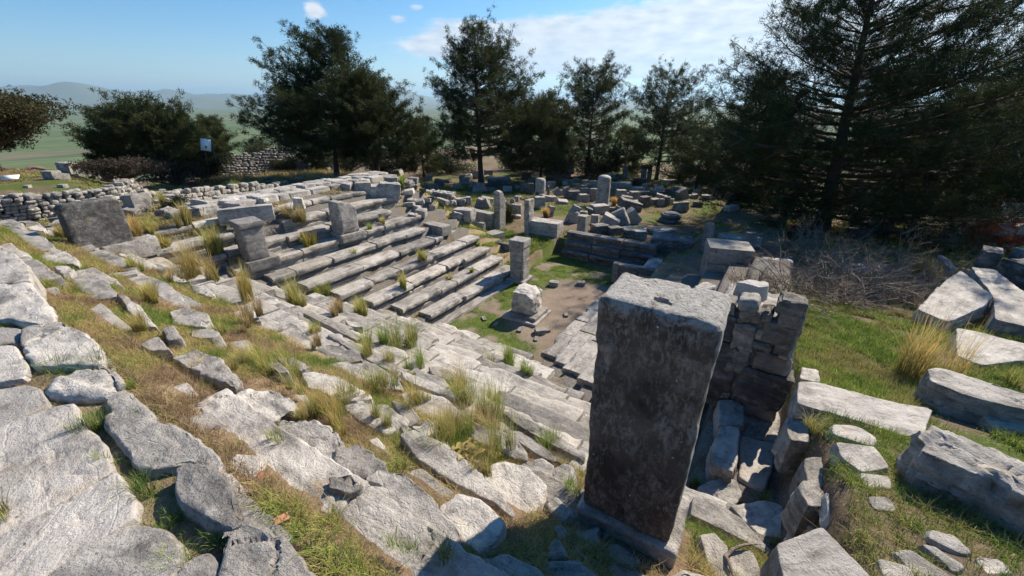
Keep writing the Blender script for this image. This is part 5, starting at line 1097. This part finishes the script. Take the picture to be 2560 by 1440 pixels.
cover('grass', 'rough grass on the slope beyond the left bank of seats', -46, -18.3, 2, 30, 120, (.07, .2), .014, ['olive', 'green', 'olive', 'dry', 'straw'], -.2, 9, (.2, .9), lambda x, y: (x < -18) | (y > 15.5), .2, 20, lowfreq=.35)
cover('grass', 'bright grass on the ramp at the south end of the left seats', -16, -9.8, 15.5, 19.5, 900, (.07, .2), .008, ['lime', 'green', 'lime'], -.3, 10, (.2, .8), None, .08, 14)
cover('tall_dry_grass', 'pale dry grass under the left pines and before the fieldstone wall', -50, -30, 18, 32, 110, (.3, .75), .02, ['straw', 'dry', 'straw'], -.05, 11, (.1, .4), lambda x, y: np.hypot(x, y) > 43, .3, 16, lowfreq=.3)
cover('grass', 'grass growing on top of the ruined wall', -.35, .75, 6.3, 7.3, 10, (.1, .2), .002, ['olive'], -1, 12) if False else None
cover('terrace_grass', 'green strips of grass in the joints of the terrace slabs', -9, -.6, -.6, .7, 4200, (.02, .07), .0014, ['green', 'dgreen', 'olive', 'brown'], -.5, 13, (.3, 1.2), None, .02, 10)
# broad-leaved withered rosettes
def rosette(u, v, s, n, label, pal=('mullein',)):
    TN[0] += 1; g = np.random.default_rng(300 + TN[0]); x, y, z = hit(u, v); z += .16; Vs, Fs, Cs = [], [], []; off = 0
    for i in range(n):
        a = i * 2.4 + g.normal(0, .2); L = s * g.uniform(.6, 1); up = g.uniform(.3, 1.25); W_ = L * .17; c0 = np.array([x + g.normal(0, s * .22), y + g.normal(0, s * .22), z]); d = np.array([math.cos(a), math.sin(a), 0]); p = np.array([-d[1], d[0], 0]); m = 7; V = []
        for q in range(m):
            t = q / (m - 1); w = W_ * math.sin(math.pi * min(1, .15 + t * .85)) ** .8; c = c0 + d * L * math.cos(up) * t + np.array([0, 0, L * (math.sin(up) * t - .45 * t * t)]); 
            V += [c - p * w + [0, 0, w * .5], c, c + p * w + [0, 0, w * .5]]
        F = []
        for q in range(m - 1):
            for e in (0, 1): b0 = q * 3 + e; F.append((b0, b0 + 1, b0 + 4, b0 + 3))
        Vs.append(np.array(V)); Fs.append(np.array(F) + off); off += len(V); Cs.append(np.tile(np.array([.36, .29, .10]) * g.uniform(.5, 1.15), (len(V), 1)))
    o = mesh_np('withered_rosette', np.concatenate(Vs) - [x, y, z], np.concatenate(Fs), 'leaf', (x, y, z), col=np.concatenate(Cs)); tag(o, label, 'plant'); return o
rosette(1165, 1170, .21, 34, 'yellow-brown withered rosette between two step stones near the tall pillar'); rosette(1030, 975, .20, 22, 'yellow-brown withered rosette on the middle of the near bank')
# ------------------------------------------------------------------ trees
def tube(pts, rad, ns=5):
    pts = np.asarray(pts, float); n = len(pts); T_ = np.gradient(pts, axis=0); T_ /= np.linalg.norm(T_, axis=1, keepdims=True) + 1e-9
    ref = np.where(np.abs(T_[:, 2:3]) > .9, [[1., 0, 0]], [[0, 0, 1.]]); A = np.cross(T_, ref); A /= np.linalg.norm(A, axis=1, keepdims=True) + 1e-9; B = np.cross(T_, A)
    th = np.linspace(0, 2 * math.pi, ns, endpoint=False); r = np.asarray(rad)[:, None, None]
    V = pts[:, None, :] + r * (np.cos(th)[None, :, None] * A[:, None, :] + np.sin(th)[None, :, None] * B[:, None, :]); return V.reshape(-1, 3), quads(ns, n)
class Acc:
    def __init__(s): s.V, s.F, s.n = [], [], 0
    def add(s, V, F): s.V.append(V); s.F.append(F + s.n); s.n += len(V)
    def get(s): return np.concatenate(s.V), np.concatenate(s.F)
def needles(P, D, g, K, L, W_, spread=.8):
    n = len(P); d = D[:, None, :] * (1 - spread) + g.normal(0, 1, (n, K, 3)) * spread * .75; d[..., 2] += .12; d /= np.linalg.norm(d, axis=2, keepdims=True)
    l = (L * g.uniform(.6, 1.15, (n, K)))[..., None]; r = g.normal(0, 1, (n, K, 3)); p = np.cross(d, r); p /= np.linalg.norm(p, axis=2, keepdims=True) + 1e-9
    c = P[:, None, :] + g.normal(0, L * .34, (n, K, 3)); w = W_ * g.uniform(.7, 1.3, (n, K))[..., None]
    V = np.stack([c - p * w, c + p * w, c + d * l], 2).reshape(-1, 3); F = np.arange(n * K * 3).reshape(-1, 3); return V, F
NC = [np.array(c) for c in ((.020, .034, .014), (.036, .052, .018), (.055, .066, .024), (.075, .080, .030))]
def pine(label, base, H_, prof, seed, lean=(0, 0), cb=.14, whorl=.42, per=5, K=14, L=.24, W_=.03, asym=None, group='pines', trunk_r=None, gap=.25, name='pine_tree', droop=.1, light=.35, skip=.0, top=1.0, sub=9, tuftstep=.2, crook=.15):
    print('PINE', label[:30], [round(float(q), 1) for q in base], round(float(H_), 1)); g = np.random.default_rng(seed); x0, y0, z0 = base; t = empty(name, base); tag(t, label, 'tree', group); r0 = trunk_r or H_ * .022
    wood = Acc(); nz = 14; zz = np.linspace(-.3, H_ * .97, nz); bend = np.cumsum(g.normal(0, crook * .12, (nz, 2)), 0)
    tp = np.c_[lean[0] * np.clip(zz / H_, 0, 1) ** 1.2 + bend[:, 0] * (zz / H_), lean[1] * np.clip(zz / H_, 0, 1) ** 1.2 + bend[:, 1] * (zz / H_), zz]; rad = r0 * (1 - .9 * np.clip(zz / H_, 0, 1) ** .9) * np.where(zz < .2, 1.35, 1)
    tv, tf = tube(tp, rad, 9); trunk = mesh_np('trunk', tv, tf, 'bark', parent=t)
    pf = np.array(prof); P, D = [], []; z = H_ * cb; ang = g.random() * 6
    while z < H_ * .985:
        f = z / H_; Rr = np.interp(f, pf[:, 0], pf[:, 1]); c = np.array([np.interp(z, zz, tp[:, 0]), np.interp(z, zz, tp[:, 1]), z]); npb = per if f < .8 else max(3, per - 2)
        for b in range(npb):
            ang += 2.4 + g.normal(0, .25)
            if g.random() < skip: continue
            Lb = Rr * g.uniform(.55, 1.18) * (1.25 if g.random() < .08 else 1)
            if asym: Lb *= 1 + asym[1] * math.cos(ang - asym[0])
            el = (.05 + .75 * f ** 1.3) - droop * (1 - f) + g.normal(0, .12); m = 7; s = np.linspace(0, 1, m)
            d = np.array([math.cos(ang), math.sin(ang)]); wig = np.cumsum(g.normal(0, .045, m)) * Lb * .6; up = el * Lb * (.55 * s + .45 * s * s) + .10 * Lb * s ** 3
            B = np.c_[c[0] + d[0] * Lb * s * math.cos(el * .5) - d[1] * wig, c[1] + d[1] * Lb * s * math.cos(el * .5) + d[0] * wig, z + up]
            rb = max(.012, r0 * .30 * (Lb / max(pf[:, 1])) * (1 - .4 * f)); v, ff = tube(B, rb * (1 - .85 * s) + .004, 4); wood.add(v, ff)
            ns = max(4, int(sub * (Lb / max(pf[:, 1])) ** .6 * 1.1))
            for q in range(ns):
                tq = gap + (1 - gap) * (q + g.random()) / ns; pb = np.array([np.interp(tq, s, B[:, k]) for k in range(3)]); side = 1 if q % 2 else -1
                a2 = ang + side * g.uniform(.5, 1.15); Ls = Lb * (.42 * (1.08 - tq) + .10) * g.uniform(.7, 1.3); e2 = el * .5 + g.normal(.14, .38)
                dd = np.array([math.cos(a2) * math.cos(e2), math.sin(a2) * math.cos(e2), math.sin(e2)]); nt = max(2, int(Ls / tuftstep)); ts = (np.arange(nt) + g.random(nt)) / nt
                ts = ts[ts > .12] if nt > 3 else ts
                pts = pb + dd * Ls * ts[:, None] + np.c_[np.zeros((len(ts), 2)), .10 * Ls * ts ** 2] + g.normal(0, .11, (len(ts), 3)); P.append(pts); D.append(np.tile(dd, (len(ts), 1)))
                if Ls > .5 and q % 2 == 0: v, ff = tube(np.array([pb, pb + dd * Ls * .5, pb + dd * Ls * .9]), [rb * .35, rb * .22, .004], 3); wood.add(v, ff)
        z += whorl * g.uniform(.7, 1.25) * (1 if f < .75 else .75)
    P = np.concatenate(P); D = np.concatenate(D); V, F = needles(P, D, g, K, L, W_, .68)
    # colour by tuft: young tips lighter olive
    n = len(P); cn = fbm(P * .8 + seed, 5, 3) + g.normal(0, .25, n); ci = np.clip((cn * 1.6 + 1.2 + light), 0, 2.99); i0 = ci.astype(int); fr = (ci - i0)[:, None]; Cc = np.array(NC); col = Cc[i0] * (1 - fr) + Cc[i0 + 1] * fr
    v, ff = wood.get(); mesh_np('limbs', v, ff, 'bark', parent=trunk)
    cr = mesh_np('crown', V, F, 'needle', parent=t, smooth=False, col=np.repeat(col, K * 3, 0)); print(label[:24], len(F)); return t
def ppos(u, v, vt): x, y, z = hit(u, v); return (x, y, z), zat(x, y, vt) - z
def mk(u, v, vt, z=None):
    if z is not None and z < 2 and v < 500: z -= 1.0
    if z is None: return ppos(u, v, vt)
    x, y = at(u, v, z); return (x, y, z), zat(x, y, vt) - z
RT = lambda m: (math.cos(YAW) * m, math.sin(YAW) * m)
b, h = mk(842, 440, 88, 1.6); left = (math.cos(YAW), math.sin(YAW)); LD = math.atan2(-math.sin(YAW), -math.cos(YAW))
pine('tall dark conical pine, leftmost of the big pines behind the left seats', b, h, [(0, 2.), (.14, 4.0), (.25, 6.4), (.38, 7.0), (.5, 5.9), (.62, 5.0), (.75, 3.8), (.88, 2.3), (1, .8)], 11, cb=.17, asym=(LD, .12), W_=.022, L=.30, K=23, light=-.1, per=7, lean=RT(1.7))
b, h = mk(946, 442, 195, 1.5); pine('smaller olive pine just right of the tallest conical pine', b, h, [(0, 2), (.15, 3.6), (.35, 5.0), (.55, 4.3), (.75, 3.2), (.9, 1.8), (1, .7)], 12, cb=.2, W_=.022, L=.30, K=22, light=.5, per=6, lean=RT(.3))
b, h = mk(1203, 458, 72, .8); pine('tall irregular pine with a leaning second stem in the middle', b, h, [(0, 2), (.16, 5.0), (.3, 6.4), (.45, 5.2), (.6, 5.2), (.72, 3.9), (.85, 2.2), (.95, 1.6), (1, .7)], 13, cb=.2, asym=(LD + math.pi, .18), W_=.021, L=.29, K=22, light=.35, crook=.25, per=6, lean=RT(-.5))
b2, h2 = mk(1352, 452, 250, .8); pine('low bright-tipped pine growing at the right side of the middle pine', b2, h2, [(0, 2.), (.3, 4.4), (.6, 4.0), (.85, 2.4), (1, .8)], 14, cb=.14, per=6, W_=.022, L=.30, K=22, light=1.0)
b, h = mk(1468, 446, 182, .4); pine('slender open pine left of the far pair', b, h, [(0, 1.5), (.25, 3.2), (.4, 4.2), (.6, 4.2), (.75, 4.0), (.9, 3.2), (1, 1.4)], 15, cb=.24, K=18, skip=.12, W_=.022, L=.30, light=.4, crook=.3)
b, h = mk(1640, 452, 188, .4); pine('slender open pine right of the far pair beside the big pine', b, h, [(0, 1.5), (.2, 3.8), (.4, 4.6), (.6, 4.4), (.8, 3.6), (.9, 2.6), (1, 1.2)], 16, cb=.2, K=18, skip=.12, W_=.022, L=.30, light=.5, crook=.4)
b, h = mk(2052, 572, 100, .15); ld = RT(-1.3)
pine('huge dark spreading pine filling the upper right', b, 14.6, [(0, 5), (.08, 7.6), (.2, 9.3), (.35, 8.9), (.5, 7.2), (.65, 5.6), (.8, 4.6), (.92, 3.0), (1, 1)], 17, asym=(math.atan2(math.sin(YAW), math.cos(YAW)), .17), lean=ld, cb=.07, whorl=.45, per=7, K=26, L=.27, W_=.0145, light=-.35, trunk_r=.46, gap=.3, sub=15, tuftstep=.25, skip=.08, droop=.16)
for (u, v, vt, z, pr, sd, lb, li) in ((2480, 470, 60, .6, 6.5, 21, 'dark pine at the right edge behind the huge pine', -.4), (2360, 440, 190, .2, 5.0, 22, 'distant pine seen through the gap right of the huge trunk', .1), (1860, 440, 200, .3, 4.6, 23, 'mid-sized pine half hidden left of the huge pine', 0.), (1740, 470, 330, .6, 2.6, 24, 'low pale-tipped young pine before the far pair', .9), (2620, 560, 150, .8, 5.5, 25, 'pine crown cut by the right frame edge', -.4),
                               (1060, 440, 300, .7, 3.2, 26, 'low dark pine between the two left pines and the middle pine', .0), (800, 428, 350, .7, 2.2, 27, 'low dark pine under the left edge of the conical pine', -.3), (2200, 470, 300, .4, 4.6, 28, 'low dense pine behind the huge trunk', -.2), (1960, 480, 330, .5, 3.6, 29, 'low pine left of the huge trunk', -.3), (1560, 440, 320, .3, 3.0, 30, 'short pine between the far pair', .3), (1385, 430, 300, .3, 2.6, 31, 'short pine behind the dark earth mound', .1)):
    b, h = mk(u, v, vt, z); print('TREE', lb[:30], [round(q, 1) for q in b], round(h, 1)); pine(lb, b, h, [(0, pr * .5), (.25, pr), (.5, pr * .85), (.75, pr * .55), (1, pr * .15)], sd, cb=.12, K=19, W_=.025, L=.31, light=li, whorl=.5)
# broad-leaved trees and shrubs: twigs through the crown and small leaves
def shrub(label, base, rx, ry, h, seed, cols, n=5000, leaf=.10, name='shrub', trunk=.0, cat='shrub', group=None, twig='bark', lump=.35, nl=7, rx2=None):
    g = np.random.default_rng(seed); t = empty(name, base); tag(t, label, cat, group); zc = trunk + (h - trunk) * .5; lobes = [(np.array([g.normal(0, .38) * rx, g.normal(0, .38) * ry, zc + g.uniform(-.35, .35) * (h - trunk)]), g.uniform(.38, .6)) for _ in range(nl)] + [(np.array([0, 0, zc]), .72)]
    P = []
    for c, f in lobes:
        m = int(n * f * f / sum(q[1] ** 2 for q in lobes)); d = g.normal(0, 1, (m, 3)); d /= np.linalg.norm(d, axis=1, keepdims=True); rr = g.random(m) ** .38
        rr *= 1 + lump * fbm(d * 2.6 + c, seed, 3); P.append(c + d * rr[:, None] * [rx * f, ry * f, (h - trunk) * .55 * f])
    P = np.concatenate(P); P = P[P[:, 2] > (.05 if trunk == 0 else trunk * .8)]; K = 5; V, F = needles(P, np.tile([0, 0, 1.], (len(P), 1)), g, K, leaf, leaf * .28, 1.0)
    cn = fbm(P * 1.3, seed + 3, 3) + g.normal(0, .3, len(P)); cA, cB = np.array(cols[0]), np.array(cols[1]); w = np.clip(cn * .9 + .5, 0, 1)[:, None]; col = cA * (1 - w) + cB * w
    W2 = Acc(); 
    if trunk > 0: v, f = tube(np.array([[0, 0, -.3], [.1, 0, trunk * .5], [0, .1, trunk], [0, 0, zc]]), [h * .045, h * .036, h * .03, h * .02], 8); tr = mesh_np('trunk', v, f, 'bark', parent=t)
    else: tr = t
    for c, f in lobes:
        for _ in range(10):
            e = c + g.normal(0, .3, 3) * [rx * f, ry * f, h * .3 * f]; s0 = np.array([g.normal(0, .1), g.normal(0, .1), trunk * .9]); mid = (s0 + e) / 2 + g.normal(0, .12, 3) * h * .3
            v, ff = tube(np.array([s0, mid, e]), [h * .012 + .01, h * .007 + .005, .004], 4); W2.add(v, ff)
    v, ff = W2.get(); mesh_np('limbs', v, ff, twig, parent=tr); mesh_np('crown', V, F, 'leaf', parent=t, smooth=False, col=np.repeat(col, K * 3, 0)); return t
OL = ((.030, .040, .016), (.085, .085, .038)); DK = ((.014, .022, .012), (.035, .045, .022)); BR = ((.04, .032, .024), (.10, .08, .058)); GY = ((.07, .08, .05), (.16, .17, .11))
b, h = mk(8, 448, 228, 2.6); shrub('round-crowned evergreen oak at the left edge', b, 4.4, 4.4, h, 41, ((.035, .038, .016), (.095, .085, .04)), 15000, .15, 'oak_tree', 2.0, 'tree', nl=16, lump=.5)
for (u, v, vt, z, pr, sd, lb, li) in ((325, 420, 285, 2.0, 2.8, 42, 'bushy low pine, leftmost of the clump behind the dry-stone wall', .3), (408, 425, 258, 2.0, 3.5, 43, 'tallest bushy pine in the clump behind the dry-stone wall', .5), (465, 425, 285, 2.0, 2.9, 44, 'bushy olive pine right of the tallest one in the clump', .5), (553, 412, 298, 1.7, 2.0, 45, 'narrow pine just above the information board', .5), (288, 425, 345, 2.0, 1.7, 40, 'small bushy pine at the left end of the clump', .2), (512, 428, 340, 1.9, 2.4, 39, 'low bushy pine between the board and the clump', .6)):
    b, h = mk(u, v, vt, z); pine(lb, b, h, [(0, pr * .75), (.2, pr), (.5, pr * 1.0), (.75, pr * .75), (.92, pr * .45), (1, pr * .2)], sd, cb=.04, K=21, W_=.024, L=.30, light=li, whorl=.42, group='bushy pines behind the left wall', trunk_r=.14)
for i, (u, v, vt, z, rx, sd, lb, cc, nn_) in enumerate(((325, 445, 390, 2.2, 2.4, 46, 'brown bare thicket above the dry-stone wall corner', BR, 2400), (440, 462, 388, 1.9, 3.2, 47, 'dark shaded thicket below the evergreen clump', BR, 4000), (510, 445, 385, 1.8, 2.4, 48, 'nearly black bush at the foot of the information board', DK, 3500), (270, 440, 400, 2.8, 1.6, 49, 'small thorny bush left of the brown thicket', BR, 1500),
        (655, 395, 345, .6, 3.4, 50, 'low grey-green bush beyond the grassy wall top', OL, 3500), (712, 440, 398, .4, 1.3, 51, 'bush growing against the fieldstone wall', OL, 1800), (950, 436, 380, .8, 3.0, 52, 'dark bush behind the smaller olive pine', DK, 3000), (1120, 430, 375, .6, 3.0, 53, 'dark bush left of the middle pine trunk', DK, 2600), (1290, 425, 380, .5, 3.0, 54, 'dark bush right of the middle pine trunk', DK, 2600),
        (1480, 440, 372, .6, 3.6, 55, 'dark ivy-covered mound behind the shaded posts', DK, 4500), (1700, 450, 385, .6, 2.2, 56, 'pale grey-green bush in front of the far pair', GY, 2400), (1590, 462, 437, .7, .9, 57, 'small pale bush beside the shaded posts', GY, 900), (1275, 560, 500, .6, .5, 58, 'dark leafy bush beside the tall grey upright slab', OL, 900), (443, 528, 492, 3.3, .62, 59, 'small dark prickly bush among the fallen blocks on the left', DK, 1200),
        (2300, 520, 470, 1.0, 3.0, 60, 'dark undergrowth right of the huge trunk', DK, 3000), (1850, 500, 450, .9, 2.6, 61, 'dark undergrowth left of the huge trunk', DK, 2400), (1800, 470, 400, .7, 2.6, 62, 'dark bush at the far edge of the block field', DK, 2400), (2480, 500, 440, 1.0, 3.4, 63, 'dark undergrowth at the right edge', DK, 3000), (870, 432, 392, .8, 2.6, 64, 'dark bush between the two left trunks', DK, 2400), (1000, 425, 375, .6, 2.4, 65, 'dull bush behind the low dark pine', OL, 2000))):
    b, h = mk(u, v, vt, z); shrub(lb, b, rx, rx, max(h, .5), sd, cc, nn_, .12 if rx > 1 else .05, 'bush', 0, 'bush', twig='twig' if cc is BR else 'bark', lump=.8 if cc is BR else .45, nl=11)
# leafless shrubs and the red dead sapling
def twigs(name, label, base, n, L, spread, seed, mat, up=.5, cat='bare shrub', bias=(0, 0), r0=.012, depth=3, leaves=None):
    g = np.random.default_rng(seed); A = Acc(); LP = []
    def grow(p, d, l, r, k):
        m = 5; pts = [p]; dd = d.copy()
        for _ in range(m - 1): dd = dd + g.normal(0, .16, 3); dd /= np.linalg.norm(dd); pts.append(pts[-1] + dd * l / (m - 1))
        pts = np.array(pts); v, f = tube(pts, np.linspace(r, r * .45, m), 3); A.add(v, f); LP.extend(pts[2:])
        if k > 0:
            for q in range(g.integers(3, 5)):
                i = g.integers(1, m); nd = dd * .7 + g.normal(0, .55, 3); nd[2] += .1; nd /= np.linalg.norm(nd); grow(pts[i], nd, l * g.uniform(.45, .75), r * .6, k - 1)
    for _ in range(n):
        d = np.array([g.normal(0, spread) + bias[0], g.normal(0, spread) + bias[1], up + g.normal(0, .2)]); d /= np.linalg.norm(d); grow(np.array([g.normal(0, L * .22), g.normal(0, L * .22), 0]), d, L * g.uniform(.5, 1), r0, depth)
    v, f = A.get()
    if leaves is None: o = mesh_np(name, v, f, mat, base); tag(o, label, cat); return o
    t = empty(name, base); tag(t, label, cat); mesh_np('branches', v, f, mat, parent=t); P = np.array(LP); P = np.repeat(P, leaves[1], 0) + g.normal(0, .05, (len(P) * leaves[1], 3))
    V, F = needles(P, np.tile([0, 0, -1.], (len(P), 1)), g, 4, .10, .012, .9); mesh_np('withered_needles', V, F, 'leaf', parent=t, smooth=False, col=np.array(leaves[0]) * g.uniform(.5, 1.4, (len(V), 1))); return t
for (u, v, L, n, sd, up, bs, lb) in ((2060, 745, 1.1, 22, 71, .30, (.2, -.1), 'tangled grey leafless shrub behind the ruined wall'), (2160, 735, 1.2, 22, 72, .28, (.5, 0), 'sprawling grey leafless shrub in the middle of the lawn edge'), (2040, 660, 1.3, 14, 73, .6, (-.1, 0), 'upright bare twiggy shrub left of the amber grass'),
                                (2270, 740, 1.0, 12, 74, .22, (.5, 0), 'thin bare branches over the tilted pale slab'), (2290, 610, 1.5, 14, 75, .6, (.4, 0), 'pale bare bush in front of the reddish sapling'), (1960, 745, .8, 12, 76, .35, (-.3, 0), 'fine bare twigs hanging beside the mottled wall block')):
    x, y, z = hit(u, v); twigs('leafless_shrub', lb, (x, y, z), int(n * 1.8), L * 1.35, .75, sd, 'twig', up, bias=bs, r0=.02)
x, y, z = hit(2440, 622); twigs('dead_sapling', 'rust-red dead pine sapling at the right', (x, y, z), 9, 2.0, .35, 77, 'rust', 1.0, 'sapling', leaves=((.40, .10, .04), 3), depth=3)
x, y = at(1845, 728, 4.7); twigs('dry_stalk_plant', 'thin dry forked stalks in front of the clean-cut block', (x, y, 4.7), 5, .5, .2, 78, 'twig', 1.2, 'dry plant', r0=.004, depth=1)
# dead stick on the paving at the bottom right
q = cv('D', [(330, 1440), (300, 1360), (285, 1310), (330, 1270), (400, 1255), (490, 1235)]); x, y, z = hit(1850, 1390); zz = z + .22
pts = np.array([(*at(u, v, zz), zz + .02 * math.sin(i * 2)) for i, (u, v) in enumerate(q)]); v, f = tube(pts, [.012, .016, .017, .015, .012, .006], 8); o = mesh_np('dead_stick', v - [x, y, z], f, 'twig', (x, y, z)); tag(o, 'crooked dead stick lying on the paving at the bottom right', 'stick')
# ------------------------------------------------------------------ the air over the plain
def haze():
    m = newmat('hazy_air'); b = NB(m); v = b.n('ShaderNodeVolumePrincipled'); v.inputs['Color'].default_value = (.50, .77, 1.0, 1); v.inputs['Density'].default_value = 5.0e-5
    v.inputs['Anisotropy'].default_value = .3
    o = b.n('ShaderNodeOutputMaterial'); b.L.new(v.outputs[0], o.inputs['Volume'])
    x0, x1, y0, y1, z0, z1 = -61000, 61000, -61000, 61000, -92.0, 1150.0
    V = np.array([(x, y, z) for z in (z0, z1) for x, y in ((x0, y0), (x1, y0), (x1, y1), (x0, y1))], float)
    F = np.array([(0, 3, 2, 1), (4, 5, 6, 7), (0, 1, 5, 4), (1, 2, 6, 5), (2, 3, 7, 6), (3, 0, 4, 7)])
    h = mesh_np('haze', V, F, m, smooth=False); h['kind'] = 'stuff'
haze()
dup = [l for l, n in LABELS.items() if len(n) > 1]
print('objects labelled', sum(len(n) for n in LABELS.values()), 'duplicate labels', len(dup), dup[:8])
bad = [l for l in LABELS if not 4 <= len(l.split()) <= 16]
print('label length off', len(bad), bad[:8])
